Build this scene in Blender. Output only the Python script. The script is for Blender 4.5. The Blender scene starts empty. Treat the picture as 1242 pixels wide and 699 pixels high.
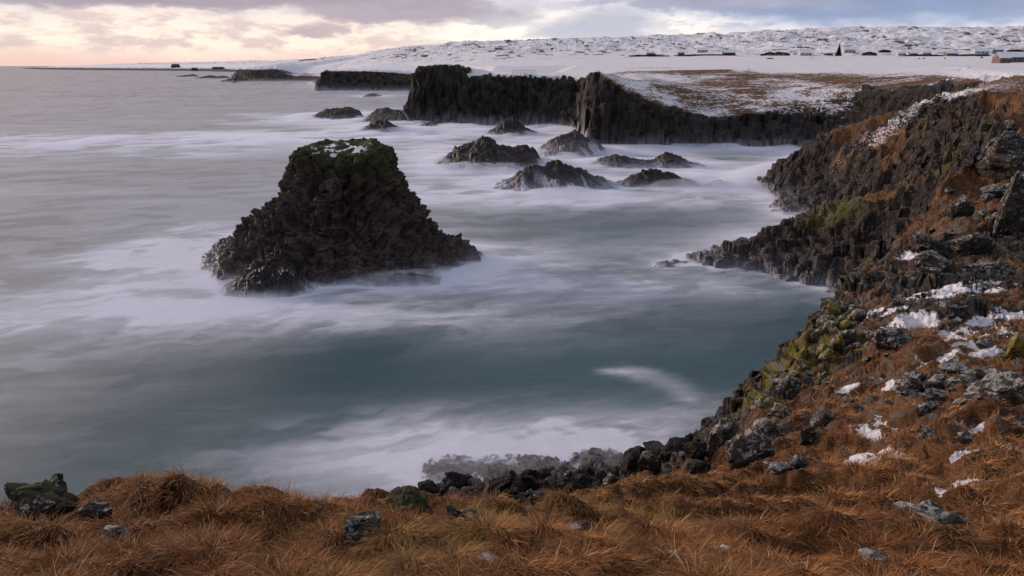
import bpy, math, random
import numpy as np
from mathutils import Vector
from mathutils.geometry import delaunay_2d_cdt

random.seed(7)
rs = np.random.RandomState(11)
SC = bpy.context.scene
COL = SC.collection
R = math.radians

# ------------------------------------------------------------------ camera
CAM_H = 24.0
FPX, CX, CY = 839.0, 621.0, 349.5          # focal length in photo pixels, photo centre
PITCH = math.atan((CY - 79.4) / FPX)
cam_d = bpy.data.cameras.new("camera"); cam = bpy.data.objects.new("camera", cam_d)
COL.objects.link(cam); SC.camera = cam
cam.location = (0, 0, CAM_H)
cam.rotation_euler = (math.pi / 2 - PITCH, 0, 0)
cam_d.sensor_width = 36.0
cam_d.lens = 36.0 * FPX / 1242.0
cam_d.clip_start = 0.1; cam_d.clip_end = 40000
CP, SP = math.cos(PITCH), math.sin(PITCH)

# ------------------------------------------------------------------ render / colour
SC.view_settings.view_transform = 'Standard'
SC.view_settings.look = 'None'
SC.view_settings.exposure = 0.12
SC.view_settings.gamma = 1.0
SC.render.engine = 'CYCLES'
SC.cycles.max_bounces = 5
SC.cycles.diffuse_bounces = 2
SC.cycles.glossy_bounces = 2
SC.cycles.transmission_bounces = 3
SC.cycles.transparent_max_bounces = 8
SC.cycles.volume_bounces = 3
SC.cycles.use_denoising = True
SC.cycles.caustics_reflective = False
SC.cycles.caustics_refractive = False


# ------------------------------------------------------------------ node helper
class N:
    """Tiny node-graph writer: N(tree) then g.math('ADD', a, b) ..."""
    def __init__(s, tree): s.t = tree; s.nodes = tree.nodes; s.links = tree.links
    def new(s, kind, **kw):
        n = s.nodes.new(kind)
        for k, v in kw.items(): setattr(n, k, v)
        return n
    def put(s, sock, v):
        if isinstance(v, bpy.types.NodeSocket): s.links.new(v, sock)
        elif v is not None:
            if isinstance(v, (tuple, list)) and len(v) == 3 and sock.type == 'RGBA': v = (*v, 1)
            sock.default_value = v
    def m(s, op, a, b=None, c=None, clamp=False):
        n = s.new('ShaderNodeMath', operation=op, use_clamp=clamp)
        s.put(n.inputs[0], a); s.put(n.inputs[1], b); s.put(n.inputs[2], c)
        return n.outputs[0]
    def add(s, a, b): return s.m('ADD', a, b)
    def sub(s, a, b): return s.m('SUBTRACT', a, b)
    def mul(s, a, b): return s.m('MULTIPLY', a, b)
    def ramp(s, v, lo, hi, a=0.0, b=1.0, smooth=True):
        n = s.new('ShaderNodeMapRange', interpolation_type='SMOOTHSTEP' if smooth else 'LINEAR')
        s.put(n.inputs[0], v); s.put(n.inputs[1], lo); s.put(n.inputs[2], hi); s.put(n.inputs[3], a); s.put(n.inputs[4], b)
        return n.outputs[0]
    def mix(s, f, a, b, blend='MIX'):
        n = s.new('ShaderNodeMix', data_type='RGBA', blend_type=blend)
        s.put(n.inputs[0], f); s.put(n.inputs[6], a); s.put(n.inputs[7], b)
        return n.outputs[2]
    def noise(s, vec, scale, detail=4, rough=0.55, dist=0.0, dim='3D'):
        n = s.new('ShaderNodeTexNoise', noise_dimensions=dim)
        s.put(n.inputs['Vector'], vec); n.inputs['Scale'].default_value = scale
        n.inputs['Detail'].default_value = detail; n.inputs['Roughness'].default_value = rough
        n.inputs['Distortion'].default_value = dist
        return n.outputs[0]
    def voro(s, vec, scale, feature='F1', rand=1.0):
        n = s.new('ShaderNodeTexVoronoi', feature=feature)
        s.put(n.inputs['Vector'], vec); n.inputs['Scale'].default_value = scale
        n.inputs['Randomness'].default_value = rand
        return n
    def attr(s, name): return s.new('ShaderNodeAttribute', attribute_name=name)
    def vec(s, x, y, z):
        n = s.new('ShaderNodeCombineXYZ'); s.put(n.inputs[0], x); s.put(n.inputs[1], y); s.put(n.inputs[2], z)
        return n.outputs[0]
    def scale(s, v, sc):
        n = s.new('ShaderNodeVectorMath', operation='MULTIPLY'); s.put(n.inputs[0], v); n.inputs[1].default_value = sc
        return n.outputs[0]
    def pos(s): return s.new('ShaderNodeNewGeometry').outputs['Position']
    def sep(s, v):
        n = s.new('ShaderNodeSeparateXYZ'); s.put(n.inputs[0], v); return n.outputs


# ------------------------------------------------------------------ sky and light
SUN_AZ, SUN_EL = R(-62), R(13)             # azimuth measured from +Y towards +X
world = bpy.data.worlds.new("World"); SC.world = world; world.use_nodes = True
wt = world.node_tree; wt.nodes.clear(); g = N(wt)
sky = g.new('ShaderNodeTexSky', sky_type='NISHITA', sun_disc=False)
sky.sun_elevation = SUN_EL; sky.sun_rotation = SUN_AZ; sky.air_density = 1.2; sky.dust_density = 2.0
skyc = g.mix(1.0, sky.outputs[0], (0.10, 0.10, 0.10), 'MULTIPLY')
gen = g.new('ShaderNodeTexCoord').outputs['Generated']
dx, dy, dz = g.sep(gen)[0:3]
AZ = g.mul(g.m('ARCTAN2', dx, dy), 57.2958)           # degrees, right positive
EL = g.mul(g.m('ARCSINE', dz), 57.2958)
P = g.vec(g.mul(AZ, 0.10), g.mul(EL, 0.36), 0.0)
n1 = g.noise(P, 1.0, 6, 0.55, 0.3)
n2 = g.noise(g.vec(g.mul(AZ, 0.32), g.mul(EL, 1.0), 3.0), 1.0, 6, 0.6, 0.2)
n3 = g.noise(g.vec(g.mul(AZ, 0.06), g.mul(EL, 0.16), 9.0), 1.0, 5, 0.5)
wA = g.add(AZ, g.mul(g.sub(n2, 0.5), 7.0)); wE = g.add(EL, g.mul(g.sub(n1, 0.5), 2.2))
wE2 = g.add(wE, g.mul(g.sub(n2, 0.5), 1.9))
def blob(ca, ce, ra, re, p=1.0):
    a = g.m('DIVIDE', g.sub(wA, ca), ra); e = g.m('DIVIDE', g.sub(wE2, ce), re)
    d = g.add(g.mul(a, a), g.mul(e, e))
    return g.mul(g.ramp(d, 1.7, 0.25), p)
# clear glow: peach low, cream above, cooler to the right
right = g.ramp(AZ, -8.0, 26.0)
base = g.mix(g.ramp(wE, 0.0, 1.8), (0.86, 0.60, 0.53), (1.05, 0.88, 0.74))
base = g.mix(g.ramp(wE, 1.8, 5.5), base, (0.80, 0.74, 0.76))
base = g.mix(g.mul(right, g.ramp(wE, 0.4, 4.0)), base, (0.50, 0.60, 0.80))
base = g.mix(blob(6.0, 2.2, 13.0, 2.0, 0.65), base, (1.05, 0.98, 0.92))
cl = base
def over(f, col):
    global cl
    cl = g.mix(f, cl, g.mix(n2, tuple(c * .72 for c in col), tuple(min(1, c * 1.38) for c in col)))
small = g.mul(g.ramp(n2, 0.42, 0.62), g.mul(g.ramp(EL, 0.4, 1.3), g.mul(g.ramp(EL, 4.2, 3.0), g.ramp(AZ, 4.0, -12.0))))
over(g.mul(small, 0.62), (0.50, 0.38, 0.41))
over(blob(-27.0, 4.7, 16.0, 0.80, 0.95), (0.36, 0.28, 0.33))
over(blob(-8.0, 4.1, 9.0, 1.1, 0.85), (0.36, 0.31, 0.38))
over(blob(-14.5, 2.6, 1.8, 0.45, 0.7), (0.42, 0.34, 0.39))
over(blob(7.0, 2.6, 4.0, 1.3, 0.75), (0.40, 0.42, 0.54))
over(blob(-1.0, 3.4, 2.5, 0.7, 0.6), (0.46, 0.44, 0.52))
over(blob(2.5, 2.6, 2.0, 0.6, 0.5), (0.46, 0.46, 0.56))
over(g.mul(g.ramp(n2, .46, .58), g.mul(g.ramp(AZ, -6., 6.), g.mul(g.ramp(EL, 1.6, 3.), .5))), (0.42, 0.43, 0.54))
over(blob(27.0, 4.8, 18.0, 2.0, 0.95), (0.25, 0.31, 0.47))
over(blob(14.0, 4.7, 7.0, 0.9, 0.8), (0.38, 0.36, 0.46))
over(g.mul(g.ramp(n1, 0.47, 0.66), g.mul(g.ramp(EL, 2.5, 5.0), 0.45)), (0.45, 0.44, 0.52))
# overcast dome above the picture: grey lavender cloud with the sky showing through
dome = g.mix(g.ramp(n3, 0.35, 0.68), (0.50, 0.53, 0.64), (0.80, 0.78, 0.84))
warm = g.mul(g.ramp(AZ, 30.0, -32.0), g.ramp(EL, 60.0, 10.0))
dome = g.mix(g.mul(warm, 0.92), dome, (1.32, 0.86, 0.76))
dome = g.mix(0.25, dome, skyc)
back = g.ramp(g.m('ABSOLUTE', AZ), 70.0, 150.0)
dome = g.mix(g.mul(back, 0.6), dome, (0.26, 0.30, 0.40))
skyall = g.mix(g.ramp(EL, 5.0, 9.0), cl, dome)
skyall = g.mix(g.mul(back, 0.65), skyall, (0.30, 0.34, 0.45))
skyall = g.mix(g.ramp(EL, 0.0, -1.5), skyall, (0.35, 0.36, 0.42))
bg = g.new('ShaderNodeBackground'); g.put(bg.inputs[0], skyall); bg.inputs[1].default_value = 1.0
SKY_BG = bg
g.links.new(bg.outputs[0], g.new('ShaderNodeOutputWorld').inputs[0])

sun_d = bpy.data.lights.new("sun", 'SUN'); sun = bpy.data.objects.new("sun", sun_d); COL.objects.link(sun)
sun_d.energy = 2.6; sun_d.angle = R(7); sun_d.color = (1.0, 0.80, 0.68)
to_sun = Vector((math.sin(SUN_AZ) * math.cos(SUN_EL), math.cos(SUN_AZ) * math.cos(SUN_EL), math.sin(SUN_EL)))
sun.rotation_euler = to_sun.to_track_quat('Z', 'Y').to_euler()


# ------------------------------------------------------------------ noise in numpy
def _h(ix, iy, iz, seed):
    h = (ix.astype(np.int64) * 374761393 + iy.astype(np.int64) * 668265263 + iz * 1274126177 + seed * 974634777) & 0xffffffff
    h = ((h ^ (h >> 13)) * 1274126177) & 0xffffffff
    h = ((h ^ (h >> 16)) * 2246822519) & 0xffffffff
    return ((h ^ (h >> 15)) & 0xffffff) / float(0xffffff)
def noise2(x, y, seed=0):
    x = np.asarray(x, float); y = np.asarray(y, float)
    ix = np.floor(x); iy = np.floor(y); fx = x - ix; fy = y - iy
    u = fx * fx * fx * (fx * (fx * 6 - 15) + 10); v = fy * fy * fy * (fy * (fy * 6 - 15) + 10)
    a = _h(ix, iy, 0, seed); b = _h(ix + 1, iy, 0, seed); c = _h(ix, iy + 1, 0, seed); d = _h(ix + 1, iy + 1, 0, seed)
    return (a + (b - a) * u) * (1 - v) + (c + (d - c) * u) * v
def fbm2(x, y, oct=5, seed=0, gain=0.5, ridged=False):
    s = np.zeros(np.shape(x)); a = 1.0; t = 0.0; ca, sa = math.cos(0.6), math.sin(0.6)
    for o in range(oct):
        n = noise2(x, y, seed + o * 17)
        if ridged: n = 1 - np.abs(2 * n - 1)
        s += a * n; t += a; a *= gain
        x, y = 2.03 * (x * ca - y * sa) + 5.2, 2.03 * (x * sa + y * ca) + 1.7
    return s / t
def noise3(x, y, z, seed=0):
    ix = np.floor(x); iy = np.floor(y); iz = np.floor(z); fx = x - ix; fy = y - iy; fz = z - iz
    u = fx * fx * (3 - 2 * fx); v = fy * fy * (3 - 2 * fy); w = fz * fz * (3 - 2 * fz)
    iz = iz.astype(np.int64)
    def L(k):
        a = _h(ix, iy, k, seed); b = _h(ix + 1, iy, k, seed); c = _h(ix, iy + 1, k, seed); d = _h(ix + 1, iy + 1, k, seed)
        return (a + (b - a) * u) * (1 - v) + (c + (d - c) * u) * v
    return L(iz) * (1 - w) + L(iz + 1) * w
def fbm3(x, y, z, oct=4, seed=0, gain=0.5, ridged=False):
    s = np.zeros(np.shape(x)); a = 1.0; t = 0.0
    for o in range(oct):
        n = noise3(x, y, z, seed + o * 13)
        if ridged: n = 1 - np.abs(2 * n - 1)
        s += a * n; t += a; a *= gain
        x, y, z = x * 2.03 + 3.1, y * 2.03 + 7.7, z * 2.03 + 1.3
    return s / t
def voro2(x, y, seed=0, jit=0.9):
    """nearest jittered cell: returns F1, F2, cell centre x, y and a random value of the cell"""
    ix = np.floor(x); iy = np.floor(y)
    f1 = np.full(x.shape, 9.0); f2 = np.full(x.shape, 9.0); cx = x.copy(); cy = y.copy(); rv = np.zeros(x.shape)
    for i in (-1, 0, 1):
        for j in (-1, 0, 1):
            gx = ix + i; gy = iy + j
            px = gx + 0.5 + jit * (_h(gx, gy, 0, seed) - 0.5); py = gy + 0.5 + jit * (_h(gx, gy, 0, seed + 5) - 0.5)
            d = (px - x) ** 2 + (py - y) ** 2
            near = d < f1
            f2 = np.where(near, f1, np.minimum(f2, d))
            f1 = np.where(near, d, f1); cx = np.where(near, px, cx); cy = np.where(near, py, cy)
            rv = np.where(near, _h(gx, gy, 0, seed + 9), rv)
    return np.sqrt(f1), np.sqrt(f2), cx, cy, rv
def voro3(x, y, z, seed=0, jit=0.9):
    ix = np.floor(x); iy = np.floor(y); iz = np.floor(z)
    f1 = np.full(x.shape, 9.0); f2 = np.full(x.shape, 9.0); rv = np.zeros(x.shape)
    for i in (-1, 0, 1):
        for j in (-1, 0, 1):
            for k in (-1, 0, 1):
                gx = ix + i; gy = iy + j; gz = (iz + k).astype(np.int64)
                px = gx + 0.5 + jit * (_h(gx, gy, gz, seed) - 0.5); py = gy + 0.5 + jit * (_h(gx, gy, gz, seed + 5) - 0.5)
                pz = gz + 0.5 + jit * (_h(gx, gy, gz, seed + 7) - 0.5)
                d = (px - x) ** 2 + (py - y) ** 2 + (pz - z) ** 2
                near = d < f1
                f2 = np.where(near, f1, np.minimum(f2, d)); f1 = np.where(near, d, f1)
                rv = np.where(near, _h(gx, gy, gz, seed + 9), rv)
    return np.sqrt(f1), np.sqrt(f2), rv
def sstep(v, lo, hi):
    t = np.clip((v - lo) / (hi - lo), 0, 1); return t * t * (3 - 2 * t)
def gauss(x, y, cx, cy, rx, ry, ang=0.0):
    c, s = math.cos(ang), math.sin(ang)
    u = ((x - cx) * c + (y - cy) * s) / rx; v = (-(x - cx) * s + (y - cy) * c) / ry
    return np.exp(-(u * u + v * v))


# ------------------------------------------------------------------ places
def ray(px, py):
    u = (px - CX) / FPX; v = (py - CY) / FPX
    return u, CP - v * SP, -SP - v * CP
def at(px, py, Y=None, z=None):
    """world point seen at a photo pixel, at forward distance Y or at height z"""
    dx, dy, dz = ray(px, py)
    t = Y / dy if Y is not None else (z - CAM_H) / dz
    return (dx * t, dy * t, CAM_H + dz * t)

# ------------------------------------------------------------------ mesh helpers
def mesh_from(name, verts, quads, mat=None, parent=None, smooth=True, attrs=None, colors=None):
    verts = np.asarray(verts, np.float32); quads = np.asarray(quads, np.int32)
    me = bpy.data.meshes.new(name)
    k = quads.shape[1]
    me.vertices.add(len(verts)); me.vertices.foreach_set('co', verts.ravel())
    me.loops.add(quads.size); me.loops.foreach_set('vertex_index', quads.ravel())
    me.polygons.add(len(quads))
    me.polygons.foreach_set('loop_start', np.arange(0, quads.size, k, dtype=np.int32))
    me.update(calc_edges=True)
    me.polygons.foreach_set('use_smooth', np.full(len(quads), smooth, dtype=bool))
    for an, av in (attrs or {}).items():
        a = me.attributes.new(an, 'FLOAT', 'POINT'); a.data.foreach_set('value', np.asarray(av, np.float32).ravel())
    for an, av in (colors or {}).items():
        a = me.attributes.new(an, 'FLOAT_COLOR', 'POINT')
        c = np.ones((len(verts), 4), np.float32); c[:, :3] = av
        a.data.foreach_set('color', c.ravel())
    if mat: me.materials.append(mat)
    o = bpy.data.objects.new(name, me); COL.objects.link(o)
    if parent: o.parent = parent
    return o
def grid_quads(ni, nj, wrap=False):
    i = np.arange(ni if wrap else ni - 1)[:, None]; j = np.arange(nj - 1)[None, :]
    i2 = (i + 1) % ni
    a = i * nj + j; b = i2 * nj + j; c = i2 * nj + j + 1; d = i * nj + j + 1
    return np.stack([a, b, c, d], -1).reshape(-1, 4)
def tag(o, label=None, cat=None, group=None, kind=None):
    if label: o['label'] = label
    if cat: o['category'] = cat
    if group: o['group'] = group
    if kind: o['kind'] = kind
    return o
def empty(name, loc, rz=0.0):
    o = bpy.data.objects.new(name, None); COL.objects.link(o); o.location = loc; o.rotation_euler = (0, 0, rz)
    o.empty_display_size = 0.3
    return o
class MB:
    """collects simple solids and links them as one mesh"""
    def __init__(s): s.v = []; s.f = []
    def box(s, x0, x1, y0, y1, z0, z1):
        b = len(s.v)
        s.v += [(x0, y0, z0), (x1, y0, z0), (x1, y1, z0), (x0, y1, z0), (x0, y0, z1), (x1, y0, z1), (x1, y1, z1), (x0, y1, z1)]
        s.f += [tuple(b + k for k in q) for q in ((0, 3, 2, 1), (4, 5, 6, 7), (0, 1, 5, 4), (1, 2, 6, 5), (2, 3, 7, 6), (3, 0, 4, 7))]
    def gable(s, x0, x1, y0, y1, z0, z1, ov=0.3, th=0.2):
        """two roof slabs over a box, ridge along x"""
        ym = (y0 + y1) / 2; sl = (z1 - z0) / (ym - y0)
        for sg, ye in ((1, y0 - ov), (-1, y1 + ov)):
            ze = z0 - ov * sl; b = len(s.v)
            for x in (x0 - ov, x1 + ov):
                s.v += [(x, ye, ze), (x, ym, z1), (x, ym, z1 + th), (x, ye, ze + th)]
            s.f += [tuple(b + k for k in q) for q in ((0, 1, 2, 3), (7, 6, 5, 4), (0, 4, 5, 1), (3, 2, 6, 7), (0, 3, 7, 4), (1, 5, 6, 2))]
    def gable_end(s, x0, x1, y0, y1, z0, z1):
        ym = (y0 + y1) / 2
        b = len(s.v)
        s.v += [(x0, y0, z0), (x0, y1, z0), (x0, ym, z1), (x1, y0, z0), (x1, y1, z0), (x1, ym, z1)]
        s.f += [(b, b + 2, b + 1), (b + 3, b + 4, b + 5), (b, b + 1, b + 4, b + 3), (b, b + 3, b + 5, b + 2), (b + 1, b + 2, b + 5, b + 4)]
    def build(s, name, mat, parent=None):
        me = bpy.data.meshes.new(name); me.from_pydata(s.v, [], s.f); me.update(); me.materials.append(mat)
        o = bpy.data.objects.new(name, me); COL.objects.link(o)
        if parent: o.parent = parent
        return o


# ------------------------------------------------------------------ materials
def new_mat(name):
    m = bpy.data.materials.new(name); m.use_nodes = True; t = m.node_tree; t.nodes.clear(); g = N(t)
    b = g.new('ShaderNodeBsdfPrincipled'); o = g.new('ShaderNodeOutputMaterial')
    g.links.new(b.outputs[0], o.inputs[0])
    b.inputs['Specular IOR Level'].default_value = 0.3
    return m, g, b
def bump(g, b, h, strength=0.6, dist=0.1, prev=None):
    n = g.new('ShaderNodeBump'); g.put(n.inputs['Height'], h); n.inputs['Strength'].default_value = strength
    n.inputs['Distance'].default_value = dist
    if prev: g.links.new(prev, n.inputs['Normal'])
    g.links.new(n.outputs[0], b.inputs['Normal']); return n.outputs[0]
def flat_mat(name, col, rough=0.8, var=0.25, sc=3.0):
    m, g, b = new_mat(name)
    n = g.noise(g.pos(), sc, 4)
    c = g.mix(g.ramp(n, 0.3, 0.7), tuple(x * (1 - var) for x in col), tuple(min(1, x * (1 + var)) for x in col))
    g.put(b.inputs['Base Color'], c); b.inputs['Roughness'].default_value = rough
    return m

FOAM = (0.56, 0.57, 0.66)
def rock_color(g, pos, s=1.0, dark=(0.014, 0.011, 0.011), lite=(0.060, 0.045, 0.038)):
    a = g.noise(pos, 0.9 * s, 6, 0.6); b_ = g.noise(pos, 4.5 * s, 4, 0.6)
    c = g.mix(g.ramp(g.add(g.mul(a, 0.6), g.mul(b_, 0.4)), 0.38, 0.64), dark, lite)
    red = g.noise(pos, 0.33 * s, 3)
    return g.mix(g.mul(g.ramp(red, 0.5, 0.72), 0.5), c, (0.055, 0.022, 0.017))

def make_rock_mat(name, moss=(0.034, 0.036, 0.012), lichen=0.0, s=1.0, dark=(0.014, 0.011, 0.011), lite=(0.060, 0.045, 0.038)):
    m, g, b = new_mat(name)
    pos = g.pos()
    c = rock_color(g, pos, s, dark, lite)
    mo = g.attr('moss').outputs['Fac']; mn = g.noise(pos, 2.6 * s, 5, 0.65)
    mf = g.ramp(g.add(mo, g.mul(g.sub(mn, 0.5), 1.5)), 0.45, 0.62)
    mosc = g.mix(g.noise(pos, 6.0 * s, 3), tuple(x * 0.4 for x in moss), tuple(x * 1.6 for x in moss))
    c = g.mix(mf, c, mosc)
    if lichen > 0:
        ln = g.noise(pos, 5.0, 5, 0.7, 0.6); nz = g.sep(g.new('ShaderNodeNewGeometry').outputs['Normal'])[2]
        lf = g.ramp(g.add(ln, g.mul(nz, 0.10)), 0.60 - 0.1 * lichen, 0.66 - 0.1 * lichen)
        c = g.mix(lf, c, g.mix(g.noise(pos, 9.0, 2), (0.16, 0.16, 0.14), (0.34, 0.34, 0.33)))
    sn = g.attr('snow').outputs['Fac']
    sf = g.ramp(g.add(sn, g.mul(g.sub(g.noise(pos, 1.6 * s, 5, 0.7), 0.5), 1.2)), 0.5, 0.6)
    c = g.mix(sf, c, (0.78, 0.79, 0.84))
    ve = g.attr('veil').outputs['Fac']
    c = g.mix(ve, c, FOAM)
    g.put(b.inputs['Base Color'], c)
    wet = g.attr('wet').outputs['Fac']
    g.put(b.inputs['Roughness'], g.ramp(wet, 0.0, 1.0, 0.85, 0.42))
    h1 = g.noise(pos, 2.2 * s, 7, 0.68); v = g.voro(pos, 1.7 * s, 'DISTANCE_TO_EDGE').outputs[0]
    hh = g.add(h1, g.mul(g.ramp(v, 0.0, 0.18), 0.35))
    bump(g, b, hh, 0.75, 0.32 / s)
    return m
M_ROCK = make_rock_mat('basalt', s=1.0, dark=(0.012, 0.010, 0.010), lite=(0.100, 0.066, 0.052))
M_BOULDER = make_rock_mat('lichen_boulder', s=2.2, lichen=0.30, moss=(0.07, 0.055, 0.02), dark=(0.016, 0.015, 0.015), lite=(0.070, 0.058, 0.047))
M_MOSSY = make_rock_mat('mossy_rock', s=2.2, moss=(0.040, 0.044, 0.016))
M_YELLOW = make_rock_mat('yellow_moss_rock', s=2.0, moss=(0.15, 0.125, 0.012), lichen=0.2, dark=(0.03, 0.026, 0.018), lite=(0.11, 0.095, 0.06))
M_WETROCK = make_rock_mat('wet_rock', s=1.8, dark=(0.004, 0.0035, 0.004), lite=(0.020, 0.014, 0.013))

def make_land_mat():
    m, g, b = new_mat('coastal_land')
    pos = g.pos()
    A = lambda n: g.attr(n).outputs['Fac']
    rock = rock_color(g, pos, 0.8, (0.011, 0.009, 0.009), (0.050, 0.036, 0.029))
    farrock = g.mix(g.ramp(g.noise(pos, 0.25, 6, 0.6), 0.35, 0.65), (0.012, 0.011, 0.012), (0.052, 0.042, 0.034))
    rock = g.mix(A('far'), rock, farrock)
    mn = g.noise(pos, 1.3, 6, 0.65)
    mo = g.ramp(g.add(A('moss'), g.mul(g.sub(mn, 0.5), 1.5)), 0.42, 0.66)
    yel = A('yellow')
    mosc = g.mix(yel, (0.038, 0.038, 0.014), (0.17, 0.135, 0.014))
    mosc = g.mix(g.noise(pos, 4.0, 3), mosc, g.mix(0.6, mosc, (0.02, 0.018, 0.01)))
    rock = g.mix(mo, rock, mosc)
    gn = g.noise(pos, 0.8, 6, 0.6)
    gn2 = g.noise(g.scale(pos, (1.0, 1.0, 2.5)), 5.0, 5, 0.7)
    grass = g.mix(g.ramp(gn, 0.3, 0.7), (0.060, 0.026, 0.011), (0.150, 0.062, 0.020))
    grass = g.mix(g.mul(g.ramp(gn2, 0.4, 0.7), 0.55), grass, (0.20, 0.105, 0.045))
    grass = g.mix(g.mul(g.ramp(g.noise(pos, 0.37, 3), 0.55, 0.72), 0.4), grass, (0.06, 0.05, 0.015))
    gf = g.ramp(g.add(A('grass'), g.mul(g.sub(g.noise(pos, 1.1, 6, 0.7), 0.5), 0.9)), 0.42, 0.60)
    c = g.mix(gf, rock, grass)
    # lichen-grey stones breaking the turf near the camera
    ln = g.noise(pos, 1.9, 6, 0.72, 0.5)
    lf = g.mul(g.ramp(g.add(ln, g.mul(A('stones'), 0.12)), 0.60, 0.66), A('stones'))
    c = g.mix(g.mul(lf, 0.8), c, g.mix(g.noise(pos, 7.0, 3), (0.05, 0.05, 0.045), (0.20, 0.195, 0.18)))
    # dark lava blocks poking out of the snow on the hills
    lav = g.voro(g.scale(pos, (1, 0.8, 1)), 0.055).outputs[0]
    lav2 = g.noise(g.scale(pos, (1, .45, 1)), 0.07, 6, 0.75, 0.4)
    lav2 = g.add(lav2, g.mul(g.sub(g.noise(pos, 0.012, 3), 0.5), 0.22))
    lavf = g.mul(A('lava'), g.ramp(g.add(lav2, g.mul(g.sub(0.5, lav), 0.16)), 0.545, 0.60))
    sn = g.add(A('snow'), g.mul(g.sub(g.noise(g.scale(pos, (0.45, 0.8, 2.2)), 1.5, 6, 0.7), 0.5), g.ramp(A('far'), 0.0, 1.0, 0.75, 1.0)))
    sn = g.add(sn, g.mul(g.mul(A('far'), g.sub(1.0, A('flat'))), g.mul(g.sub(g.noise(g.scale(pos, (0.10, 0.16, 0.7)), 1.0, 6, 0.65), 0.5), 0.7)))
    sn = g.add(sn, g.mul(g.sub(1.0, A('far')), g.mul(g.sub(g.noise(pos, 9.0, 4, 0.75), 0.5), 0.9)))
    sn = g.add(sn, g.mul(g.sub(1.0, A('far')), g.mul(g.sub(g.noise(pos, 3.2, 5, 0.7), 0.5), 1.3)))
    sf = g.mul(g.ramp(sn, 0.5, 0.58), g.sub(1.0, lavf))
    c = g.mix(g.mul(lavf, 0.9), c, (0.055, 0.045, 0.045))
    sc_ = g.mix(g.noise(pos, 0.03, 4), (0.70, 0.71, 0.78), (0.84, 0.84, 0.88))
    c = g.mix(sf, c, sc_)
    c = g.mix(A('veil'), c, FOAM)
    g.put(b.inputs['Base Color'], c)
    g.put(b.inputs['Roughness'], g.ramp(A('wet'), 0.0, 1.0, 0.9, 0.42))
    h1 = g.noise(pos, 1.4, 8, 0.7); v = g.voro(pos, 1.3, 'DISTANCE_TO_EDGE').outputs[0]
    hh = g.add(h1, g.mul(g.ramp(v, 0.0, 0.2), 0.3))
    n1_ = bump(g, b, hh, 0.9, 0.45)
    hf = g.noise(pos, 0.16, 7, 0.7)
    bn = g.new('ShaderNodeBump'); g.put(bn.inputs['Height'], hf); g.put(bn.inputs['Strength'], g.mul(A('far'), 0.7)); bn.inputs['Distance'].default_value = 3.5
    g.links.new(n1_, bn.inputs['Normal']); g.links.new(bn.outputs[0], b.inputs['Normal'])
    return m
M_LAND = make_land_mat()


# ------------------------------------------------------------------ base terrain: breaklines surveyed along the coast
W = lambda x, y, z: (x, y, z)
Z0 = lambda px, py: at(px, py, z=0.0)
coast = [W(-400, -200, 0), W(-150, -70, 0), W(-90, -25, 0), W(-55, 3, 0), W(-34, 17, 0), W(-18, 25, 0)] + \
    [Z0(*p) for p in ((480, 622), (530, 592), (600, 573), (680, 564), (760, 557), (835, 551))] + \
    [W(14, 40.5, 0), W(17.5, 44, 0), W(23, 50, 0), W(28.5, 57, 0), W(33, 64, 0)] + \
    [Z0(*p) for p in ((1012, 353), (960, 342), (900, 328), (845, 322), (808, 319), (830, 311), (890, 300), (950, 280), (985, 266),
                      (960, 262), (932, 254), (950, 243), (925, 233), (903, 226), (925, 214), (950, 200), (966, 190), (978, 182),
                      (940, 182), (900, 179), (850, 180), (800, 181), (760, 182), (715, 181), (702, 172), (697, 160), (670, 155),
                      (600, 153), (550, 151), (503, 150), (497, 146))] + \
    [W(-42, 345, 0), W(-28, 400, 0), W(-48, 520, 0), W(-75, 660, 0)] + \
    [Z0(*p) for p in ((508, 111), (450, 110.5), (395, 110), (381, 110), (382, 104), (378, 99.4), (340, 98.9), (300, 98.6), (283, 98.2), (279, 96), (277, 92))] + \
    [Z0(318, 88.6), Z0(250, 86.7), Z0(200, 86), Z0(100, 85.2), Z0(45, 84.3), Z0(20, 83.3), Z0(40, 82.4), Z0(120, 81.9)] + \
    [W(-3500, 16000, 0), W(12000, 16000, 0), W(12000, -200, 0)]
PT = lambda x, y, Y: at(x, y, Y=Y)
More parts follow.
